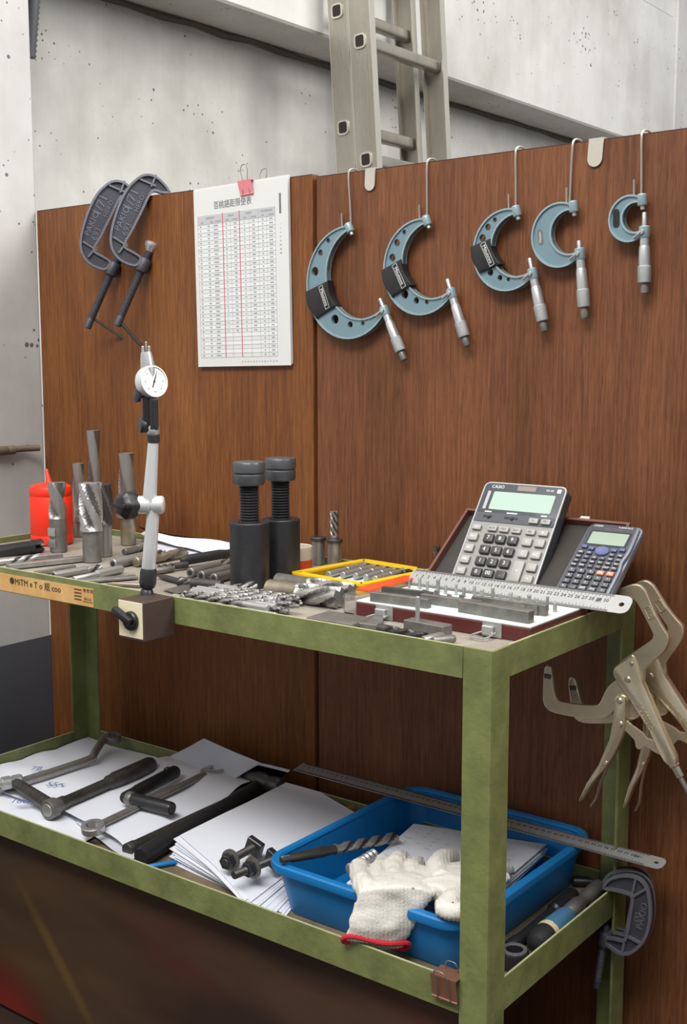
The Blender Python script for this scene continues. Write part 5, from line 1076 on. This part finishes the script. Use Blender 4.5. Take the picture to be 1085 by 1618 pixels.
t = thing('socket_crank', 'dark steel crank with a stepped handle, a chrome socket on its left arm', 'wrench')
A0, A1, A2, A3, A4, A5 = [Vector(p) for p in ((-1.0156, 0.0738, 0.3859), (-1.0075, 0.0916, 0.3859), (-0.8732, 0.0682, 0.3779), (-0.8869, 0.1007, 0.3779), (-0.8979, 0.1983, 0.3779), (-0.8953, 0.3128, 0.3799))]
bm = NB(); tube(bm, [A1, A1.lerp(A2, .15), A1.lerp(A2, .85), A2], [.008, .0095, .0115, .012], 14); obj('arm', bm, 'dark_steel', t)
d = A5 - A2
bm = NB(); lathe(bm, [(.0155, -.014), (.0165, -.012), (.0165, .004), (.0125, .006), (.0125, .014)], 22, frame(A2, d)); obj('hub', bm, 'dull_steel', t)
bm = NB(); lathe(bm, [(.0105, -.0155), (.0115, -.0135)], 18, frame(A2, d)); obj('hub_face', bm, 'bright_steel', t)
L = d.length
bm = NB(); lathe(bm, [(.0125, .012), (.0125, .10 * L), (.0105, .12 * L), (.0105, .52 * L), (.0135, .54 * L), (.0135, .58 * L)], 20, frame(A2, d)); obj('shaft', bm, 'dark_steel', t)
bm = NB(); lathe(bm, [(.0125, .57 * L), (.0152, .60 * L), (.0152, .97 * L), (.0125, L)], 20, frame(A2, d)); obj('handle', bm, 'dark_steel', t)
bm = NB(); lathe(bm, [(.010, -.014), (.0115, -.012), (.0115, .002), (.0095, .003), (.0095, .005), (.0115, .006), (.0115, .020), (.010, .022)], 20, frame(A1, A0 - A1)); obj('socket', bm, 'bright_steel', t)
t = thing('crank_handle', 'glossy black bent crank handle lying across the combination wrench', 'handle')
B0, B1, B2 = [Vector(p) for p in ((-0.8165, 0.2982, 0.3879), (-0.7915, 0.1551, 0.3879), (-0.6932, 0.1662, 0.3879))]
bm = NB(); d = B0 - B1; lathe(bm, [(.0085, -.006), (.0105, -.002), (.0105, d.length * .18), (.0118, d.length * .22), (.0118, d.length - .006), (.0085, d.length)], 22, frame(B1, d)); obj('grip', bm, 'black_plastic', t)
bm = NB(); lathe(bm, [(.006, 0), (.006, .012), (.0045, .014)], 14, frame(B0 - d.normalized() * .022, (-.35, -.2, 1))); obj('button', bm, 'black_plastic', t)
bm = NB(); d = B2 - B1; lathe(bm, [(.011, .004), (.0112, .012), (.0112, d.length - .004), (.0100, d.length)], 22, frame(B1, d)); obj('grip', bm, 'black_oxide', t)
bm = NB(); lathe(bm, [(.0075, d.length - .001), (.0075, d.length + .0006)], 18, frame(B1, d)); obj('end_face', bm, 'dull_steel', t)
bm = NB(); lathe(bm, [(.0112, .004), (.0122, .006), (.0122, .014), (.0112, .016)], 20, frame(B1, d)); obj('ferrule', bm, 'dull_steel', t)
t = thing('combination_wrench', 'combination wrench lying on the folded sheet, ring end towards the front', 'wrench')
W0, W1, W2 = [Vector(p) for p in ((-0.7542, 0.0511, 0.3779), (-0.7846, 0.3409, 0.3779), (-0.7738, 0.3657, 0.3779))]
d = (W1 - W0).normalized(); n_ = Vector((0, 0, 1)); sd = d.cross(n_).normalized()
bm = NB(); tube(bm, [W0 + d * .014, W0 + d * .05, W1 - d * .03, W1 - d * .002], 0, 14, flat=(.0078, .0050)); obj('shaft', bm, 'steel', t)
ring_head(t, W0, (.05, -.15, 1), .0190, .0115, .0125, 'bright_steel')
WM = frame(W1 + d * .006, (0, 0, 1), tuple(d))
jo = [(-.012, -.007), (-.004, -.0145), (.008, -.0185), (.022, -.0175), (.026, -.012), (.012, -.0085), (.004, -.004), (.004, .004), (.012, .0095), (.025, .0125), (.021, .0185), (.006, .0185), (-.005, .0145), (-.012, .007)]
bm = NB(); prism(bm, spline(jo, 3, True), -.0045, .0045, WM @ RZ(-12), bev=.0008); obj('open_end', bm, 'bright_steel', t)
rod('pipe_bar', 'dark hollow steel pipe lying left of the hammer handle', (-0.6702, 0.0452, 0.3639), (-0.6786, 0.3282, 0.3659), [(.0075, 0), (.0108, .002), (.0112, .004), (.0112, .06), (.0100, .065), (.0100, 1)], 'dark_steel', 'pipe')
t = thing('hammer', 'dark worn hammer between the folded sheet and the paper stack', 'hammer')
H0, H1_, Ha, Hb = [Vector(p) for p in ((-0.6288, 0.0358, 0.3679), (-0.6849, 0.3718, 0.3699), (-0.7314, 0.3801, 0.3759), (-0.6395, 0.3772, 0.3739))]
bm = NB(); tube(bm, [H0, H0.lerp(H1_, .03), H0.lerp(H1_, .35), H0.lerp(H1_, .8), H1_], [.0125, .0150, .0140, .0112, .0105], 16); obj('handle', bm, 'black_oxide', t)
d = Hb - Ha; L = d.length
bm = NB(); lathe(bm, [(.007, 0), (.010, .05 * L), (.0135, .25 * L), (.0165, .42 * L), (.0165, .58 * L), (.0135, .70 * L), (.0165, .78 * L), (.0165, .96 * L), (.0145, L)], 18, frame(Ha, d)); obj('head', bm, 'dark_steel', t)

# stack of white sheets, fanned at the front
c_ = dict(L=((-0.5925, 0.0717, 0.3529), (-0.6158, 0.1065, 0.3829)), B=((-0.6721, 0.4471, 0.3529), (-0.6345, 0.4129, 0.3819)), R=((-0.4474, 0.3284, 0.3529), (-0.4439, 0.3409, 0.3819)), F=((-0.349, 0.0463, 0.3529), (-0.4048, 0.0225, 0.3819)))
rnd = random.Random(5); NS = 18
for k in range(NS):
    t_ = k / (NS - 1); q = {n: Vector(a).lerp(Vector(b), t_) for n, (a, b) in c_.items()}
    j = Vector((rnd.uniform(-.013, .006), rnd.uniform(-.012, .006), 0)) if 0 < k < NS - 1 else Vector((0, 0, 0))
    q['L'] += j * (1 - .3 * t_); q['F'] += j * .8; q['B'] += j * .3
    zb = .0006 + k * .0017
    for n in q: q[n].z = SF + zb
    sg = lambda u, v, k=k: .0
    sheet('paper_sheet', ('topmost white sheet of the fanned paper stack, two bolts lying on it' if k == NS - 1 else 'lowest sheet of the fanned paper stack, reaching the front rim' if k == 0 else f'{ORD[k]} white sheet from the bottom in the fanned paper stack by the blue tray'),
          [q['L'], q['B'], q['R'], q['F']], 'paper', 16, 12, .0012, fn=lambda u, v, k=k: -min(.0009 * k, .016) * (max(0, v - .5) / .5) ** 1.5 * (1 - u) ** .5 + .0006 * math.sin(7 * u), thick=.0006, seed=10, group='fanned stack of white sheets')
def tbolt(label, nutp, headp, extra):
    t = thing('slot_bolt', label, 'bolt', frame(nutp, Vector(headp) - Vector(nutp)), 'slot bolts on the paper stack'); L = (Vector(headp) - Vector(nutp)).length
    bm = NB(); n_ = int((L + extra) / .0013); lathe(bm, [(.0062 if k % 2 else .0054, -extra + .0013 * k) for k in range(n_)], 16); obj('bolt_shank', bm, 'dark_steel', t)
    bm = NB(); lathe(bm, [(.0102, -.007), (.0112, -.006), (.0112, .004), (.0112, .005)], 6); obj('nut', bm, 'black_oxide', t)
    bm = NB(); lathe(bm, [(.0062, .005), (.0158, .0052), (.0158, .0080), (.0150, .0086), (.0062, .0086)], 26, cap=False); obj('washer', bm, 'dull_steel', t)
    bm = NB(); box(bm, (0, 0, L), (.027, .024, .011), RZ(20), bev=.0012); obj('square_head', bm, 'black_oxide', t)
    return t
tbolt('dark slot bolt with nut and square head lying higher on the paper stack', (-0.4624, 0.0513, 0.3999), (-0.4677, 0.1147, 0.3989), .008)
tbolt('dark slot bolt lying lower on the paper stack, half under the blue tray corner', (-0.4221, 0.0526, 0.3989), (-0.4174, 0.0995, 0.3979), .030)
rod('wooden_handle', 'ochre wooden handle end peeping out between paper stack and blue tray', (-0.4929, 0.3266, 0.3659), (-0.4896, 0.3844, 0.3659), [(.006, 0), (.0105, .1), (.0115, .5), (.009, 1)], 'ochre', 'handle')

# blue plastic tray
tx0, tx1, ty0, ty1, thh = -.387, -.055, .033, .409, .078
BT = T((tx0 + tx1) / 2, (ty0 + ty1) / 2, SF); tw, td = tx1 - tx0, ty1 - ty0
t = thing('blue_tray', 'deep blue plastic tray with rounded corners holding papers and gloves', 'tray', BT)
def ring_loft(bm, rings):
    R_ = []
    for w_, d_, r_, z in rings: R_.append([bm.verts.new((x, y, z)) for x, y in rrect(w_, d_, r_, 7)])
    for A, B in zip(R_, R_[1:]):
        n = len(A)
        for i in range(n): bm.faces.new((A[i], A[(i + 1) % n], B[(i + 1) % n], B[i]))
    return R_
bm = NB(); Rg = ring_loft(bm, [(tw - .052, td - .052, .022, .0005), (tw - .048, td - .048, .025, .003), (tw - .020, td - .020, .034, thh - .012), (tw - .020, td - .020, .034, thh - .004), (tw - .026, td - .026, .031, thh - .004), (tw - .054, td - .054, .022, .006), (tw - .07, td - .07, .016, .0035)])
bm.faces.new(list(reversed(Rg[0]))); bm.faces.new(Rg[-1]); obj('basin', bm, 'blue_tray', t)
bm = NB(); ring_loft(bm, [(tw - .019, td - .019, .034, thh - .014), (tw - .003, td - .003, .040, thh - .013), (tw, td, .041, thh - .008), (tw - .001, td - .001, .041, thh - .002), (tw - .005, td - .005, .039, thh), (tw - .022, td - .022, .032, thh), (tw - .027, td - .027, .030, thh - .003), (tw - .027, td - .027, .030, thh - .008), (tw - .019, td - .019, .034, thh - .014)]); obj('rim', bm, 'blue_tray', t)
for k in range(6):
    j = [Vector((rnd.uniform(-.004, .004), rnd.uniform(-.004, .004), 0)) for _ in range(4)]; h_ = .034 + .0032 * k
    cs = [Vector(p) + q for p, q in zip(((-0.2818, 0.0971, 0.4019), (-0.3216, 0.3227, 0.4019), (-0.1226, 0.3745, 0.4019), (-0.0986, 0.1252, 0.4019)), j)]
    for c in cs: c.z = SF + h_
    sheet('paper_sheet', 'topmost printed sheet in the blue tray, under the cotton gloves' if k == 5 else f'{ORD[k]} sheet from the bottom of the paper pile inside the blue tray', cs, 'paper', 12, 12, .0012, thick=.0012, seed=40 + k, group='papers in the blue tray')
bm = NB(); rr = random.Random(9); ca, cb, cc, cd_ = [Vector(p) for p in ((-0.2818, 0.0971, 0.4019), (-0.3216, 0.3227, 0.4019), (-0.1226, 0.3745, 0.4019), (-0.0986, 0.1252, 0.4019))]
top_sheet = [o for o in COL.objects if o.get('label', '').startswith('topmost printed sheet')][0]
for i in range(16):
    for k in range(9):
        if rr.random() < .45: continue
        u_, v_ = .08 + i / 18, .08 + k / 10; p = ca.lerp(cb, u_).lerp(cd_.lerp(cc, u_), v_); box(bm, (0, 0, 0), (.010 * rr.uniform(.4, 1), .0012, .0002), T(p.x, p.y, SF + .0532) @ RZ(8))
o = obj('faint_print', bm, 'paper_grey', top_sheet, None, 0); o['kind'] = 'stuff'
a, b_ = Vector((-0.3473, 0.0346, 0.4384)), Vector((-0.2997, 0.2449, 0.4139)); d = b_ - a
t = thing('twist_drill', 'large dark taper-shank twist drill lying over the blue tray corner', 'drill bit', frame(a, d)); L = d.length
bm = NB(); lathe(bm, [(.0042, 0), (.0048, .002), (.0048, .016), (.0062, .019), (.0078, .34 * L), (.0068, .36 * L), (.0068, .45 * L)], 20); obj('shank', bm, 'dark_steel', t)
bm = NB(); box(bm, (0, 0, .007), (.0045, .0105, .014), bev=.0006); obj('tang', bm, 'steel', t)
bm = NB(); flute(bm, .0078, .44 * L, L - .004, 2, 2.1, .5, n=30, rings=44, tip=.004); obj('flutes', bm, ['steel', 'flute_dark'], t)
a, b_ = Vector((-0.2875, 0.1105, 0.4139)), Vector((-0.2989, 0.1831, 0.4079)); d = b_ - a
bm = NB(); lathe(bm, [((.0085 if k % 4 in (1, 2) else .0058), d.length * k / 26) for k in range(27)], 18, frame(a, d)); tag(obj('tapping_bit', bm, 'bright_steel'), 'bright ridged bit sticking out from under the glove in the blue tray', 'bit')

# cotton gloves
def loft(bm, secs, n=20):
    """secs: (centre, half-width vector, thickness vector)"""
    rings = []
    for c, wv, tv in secs:
        rings.append([bm.verts.new(Vector(c) + Vector(wv) * math.cos(2 * PI * i / n) + Vector(tv) * math.sin(2 * PI * i / n)) for i in range(n)])
    for A, B in zip(rings, rings[1:]):
        for i in range(n): bm.faces.new((A[i], A[(i + 1) % n], B[(i + 1) % n], B[i]))
    bm.faces.new(list(reversed(rings[0]))); bm.faces.new(rings[-1])
def fuse(name, bm, m_, parent, vox=.0026, it=4):
    bmesh.ops.recalc_face_normals(bm, faces=bm.faces[:])
    me = bpy.data.meshes.new('tmp'); bm.to_mesh(me); bm.free(); o = bpy.data.objects.new('tmp', me); COL.objects.link(o)
    md = o.modifiers.new('r', 'REMESH'); md.mode = 'VOXEL'; md.voxel_size = vox; ms = o.modifiers.new('s', 'SMOOTH'); ms.iterations = it; ms.factor = .5
    bpy.context.view_layer.update(); nm = bpy.data.meshes.new_from_object(o.evaluated_get(bpy.context.evaluated_depsgraph_get())); nm.name = name
    bpy.data.objects.remove(o); bpy.data.meshes.remove(me)
    for v in nm.vertices:
        p = v.co; v.co = p + v.normal * (noise.noise(p * 60) * .0018 + noise.noise(p * 25) * .0036 + .0007 * math.sin((p.x * .79 + p.y * .61) * 1250))
    nm.materials.clear(); nm.materials.append(MT[m_]); nm.shade_smooth()
    r = bpy.data.objects.new(name, nm); COL.objects.link(r); r.parent = parent; return r
rv = Vector((0.7942, 0.6077, -0.001)).normalized(); fwv = Vector((-0.6026, 0.7873, -0.1302)); fwh = Vector((fwv.x, fwv.y, 0)).normalized()
t = thing('cotton_glove', 'white knit cotton glove with a red hem hanging over the blue tray rim', 'glove', I4, 'white cotton gloves')
g0, g1, g2, g3, g4, g5 = [Vector(p) for p in ((-0.175, 0.018, 0.3801), (-0.1658, 0.019, 0.4055), (-0.1618, 0.027, 0.4256), (-0.1522, 0.0299, 0.4459), (-0.1769, 0.0741, 0.4379), (-0.2065, 0.129, 0.4239))]
tz = Vector((0, 0, 1))
bm = NB()
loft(bm, [(g0 - tz * .013 + fwh * .006, rv * .040, -fwh * .0035), (g0 - tz * .002 + fwh * .006, rv * .041, -fwh * .004), (g0 + fwh * .004, rv * .041, -fwh * .005), (g0 + tz * .004, rv * .041, -fwh * .010), (g1, rv * .043, -fwh * .010), (g2, rv * .045, (-fwh + tz * .5) * .011), (g3, rv * .050, (tz - fwh * .4) * .013), (g4, rv * .052, tz * .014), (g5, rv * .049, tz * .012)], 28)
def finger(bm, pts, r): tube(bm, spline([tuple(p) for p in pts], 4), r, 12)
finger(bm, [g3 - rv * .036, Vector((-0.2209, 0.0501, 0.4379)), Vector((-0.254, 0.0862, 0.4299)), Vector((-0.2678, 0.1134, 0.4219))], .0135)
finger(bm, [g4 - rv * .030, Vector((-0.2294, 0.1019, 0.4319)), Vector((-0.2556, 0.1444, 0.4179)), Vector((-0.2695, 0.1671, 0.4099))], .0125)
finger(bm, [g4 - rv * .006, Vector((-0.216, 0.1185, 0.4359)), Vector((-0.2342, 0.1538, 0.4259)), Vector((-0.2517, 0.1854, 0.4139))], .0135)
finger(bm, [g4 + rv * .018, Vector((-0.1981, 0.1288, 0.4299)), Vector((-0.2167, 0.1688, 0.4179)), Vector((-0.2286, 0.1929, 0.4099))], .0125)
finger(bm, [g4 + rv * .038, Vector((-0.1756, 0.1321, 0.4259)), Vector((-0.1888, 0.1648, 0.4159)), Vector((-0.1977, 0.1849, 0.4099))], .0115)
fuse('glove_body', bm, 'knit_cotton', t)
bm = NB(); hem = []
for i in range(29):
    a = 2 * PI * i / 28; wob = .004 * math.sin(3 * a + .6) 
    hem.append(g0 + rv * (.0425 * math.cos(a)) - fwh * (.0115 * math.sin(a)) + tz * (.000 + .009 * math.sin(a) + wob * .7 - .005 * math.cos(a)))
tube(bm, hem, .0034, 8, cap=False); obj('red_hem', bm, 'red_hem', t)
t = thing('cotton_glove', 'second white knit cotton glove bunched in the blue tray behind the bench leg', 'glove', I4, 'white cotton gloves')
k0, k1, k2, k3 = [Vector(p) for p in ((-0.1157, 0.0676, 0.4439), (-0.115, 0.1057, 0.4419), (-0.1188, 0.1527, 0.4359), (-0.1183, 0.1946, 0.4299))]
pv_ = Vector((0, 0, 1)).cross((k3 - k0).normalized()).normalized()
bm = NB(); loft(bm, [(k0, pv_ * .034, tz * .010), (k1, pv_ * .040, tz * .012), (k2, pv_ * .044, tz * .012), (k3, pv_ * .040, tz * .010)], 24)
finger(bm, [k1 + pv_ * .02, Vector((-0.1598, 0.1356, 0.4379)), Vector((-0.1817, 0.1823, 0.4299)), Vector((-0.191, 0.2201, 0.4179))], .0150)
finger(bm, [k1 + pv_ * .0, Vector((-0.137, 0.0796, 0.4419)), Vector((-0.1403, 0.061, 0.4359)), Vector((-0.1401, 0.0537, 0.4319))], .0130)
finger(bm, [k1 - pv_ * .022, Vector((-0.0902, 0.0428, 0.4439)), Vector((-0.0714, 0.0452, 0.4419)), Vector((-0.0645, 0.0608, 0.4379))], .0125)
finger(bm, [k3, Vector((-0.1075, 0.2135, 0.4279)), Vector((-0.1097, 0.2352, 0.4159))], .0125)
fuse('glove_body', bm, 'knit_cotton', t)

# long steel ruler across the tray, tools at its right
ruler('long steel ruler lying across the blue tray and reaching past the rear leg', (-.575, .334, SF + .0795), (.072, .3325, SF + .0795), (0, .0270, .0050), .001, '米')
rod('extension_bar', 'black socket extension bar with a steel tip lying along the blue tray', (-0.0478, 0.1332, 0.3639), (-0.0532, 0.3285, 0.3639), [(.0085, 0), (.0095, .01), (.0095, .12), (.0072, .15), (.0072, .66), (.0105, .68), (.0105, .98), (.0085, 1)], 'black_oxide', 'bar')
t = thing('screwdriver', 'blue and black handled driver with a steel socket shaft along the end rail', 'screwdriver', frame((-0.0204, 0.1501, 0.3699), Vector((-0.0325, 0.3667, 0.3679)) - Vector((-0.0204, 0.1501, 0.3699)))); L = (Vector((-0.0325, 0.3667, 0.3679)) - Vector((-0.0204, 0.1501, 0.3699))).length
bm = NB(); lathe(bm, [(.004, 0), (.012, .004), (.0155, .012), (.0165, .10 * L), (.0160, .17 * L)], 24); obj('end_cap', bm, 'black_rubber', t)
bm = NB(); lathe(bm, [(.0162, .165 * L), (.0162, .215 * L)], 24); obj('band', bm, 'cream_band', t)
bm = NB(); lathe(bm, [(.0160, .21 * L), (.0150, .30 * L), (.0138, .42 * L), (.0110, .49 * L), (.008, .50 * L)], 24, fn=lambda k, r, z, a: r * (1 + .03 * math.cos(6 * a))); obj('handle', bm, 'blue_handle', t)
bm = NB(); lathe(bm, [(.0085, .5 * L), (.0115, .52 * L), (.0115, .66 * L), (.0085, .68 * L), (.0085, .76 * L), (.0105, .78 * L), (.0105, .97 * L), (.009, L)], 20); obj('socket_shaft', bm, 'dull_steel', t)
t = thing('impact_socket', 'black impact socket standing in the tray corner behind the front leg', 'socket', T(*(-0.0305, 0.1178, 0.3519)))
bm = NB(); lathe(bm, [(.017, 0), (.0185, .002), (.0185, .020), (.0165, .023), (.011, .023), (.010, .012), (.001, .012)], 24, cap=False); obj('body', bm, 'black_oxide', t)
bm = NB(); lathe(bm, [(.0165, .0228), (.0160, .0242), (.0115, .0242), (.011, .0228)], 24, cap=False); obj('face_ring', bm, 'steel', t)
rod('steel_punch', 'dark steel bar lying against the end rail near the rear leg', (-0.0291, 0.3176, 0.3599), (-0.0285, 0.3967, 0.3599), [(.006, 0), (.0065, .02), (.0065, .96), (.005, 1)], 'dark_steel', 'bar')
rod('steel_punch', 'short dark bar lying at the tray back right corner behind the driver', (-0.0765, 0.3733, 0.3599), (-0.0452, 0.3919, 0.3599), [(.006, 0), (.0075, .02), (.0075, .96), (.005, 1)], 'black_oxide', 'bar')
p = (-0.0563, 0.0, 0.3543)
binder_clip('copper coloured binder clip on the front rail of the lower tray', T(p[0], .0026, p[2]) @ RX(90), .036, .030, .026, 'copper_clip', 16, -4, .042, .0078)
# iron clamps at the rear corner of the lower tray
Q2 = (0.0247, 0.3578)
def z2(pts): return [(p[0] - Q2[0], p[1] - Q2[1]) for p in pts]
oc2 = z2([(-0.0094, 0.388), (-0.0039, 0.3979), (0.0044, 0.4057), (0.022, 0.4138), (0.0405, 0.4157), (0.0545, 0.4077), (0.0615, 0.3888), (0.0634, 0.3611), (0.058, 0.3328), (0.0467, 0.3127), (0.0331, 0.2996), (0.0192, 0.2951), (0.0058, 0.2988), (-0.005, 0.3049), (-0.0062, 0.3139), (0.009, 0.3177), (0.0222, 0.319), (0.0266, 0.3269), (0.0312, 0.3598), (0.0333, 0.3807), (0.0294, 0.3851), (0.0098, 0.385), (-0.0063, 0.3832)])
pv2 = z2([(-0.007, 0.309), (-0.0057, 0.3282), (-0.0173, 0.2315), (0.0044, 0.4039), (0.0332, 0.3843), (0.0396, 0.4154), (0.0332, 0.3825), (0.0276, 0.3253), (0.052, 0.3199), (0.0259, 0.321), (0.0219, 0.2974), (0.035, 0.3848), (0.0565, 0.4037)])
tp2 = z2([(0.0488, 0.3595), (0.0415, 0.3555)])
CM2 = frame((Q2[0], .335, Q2[1]), (0, -1, 0), (1, 0, 0))
c3 = g_clamp('black iron screw clamp on the lower tray rear corner, nearer of two', CM2, oc2, pv2[0], None, .0095, .022, pv2[1], pv2[2], .0058, False, [(pv2[5], pv2[6]), (pv2[7], pv2[8]), (pv2[9], pv2[10]), (pv2[11], pv2[12])], .016, [('PAKIO', tp2[0], .014, 80), ('693', tp2[1], .010, 80)], None, 'iron screw clamps on the lower tray corner')
dup(c3, T(-.010, .022, -.003) @ CM2, 'black iron screw clamp on the lower tray rear corner, hidden behind the nearer one', 'iron screw clamps on the lower tray corner')
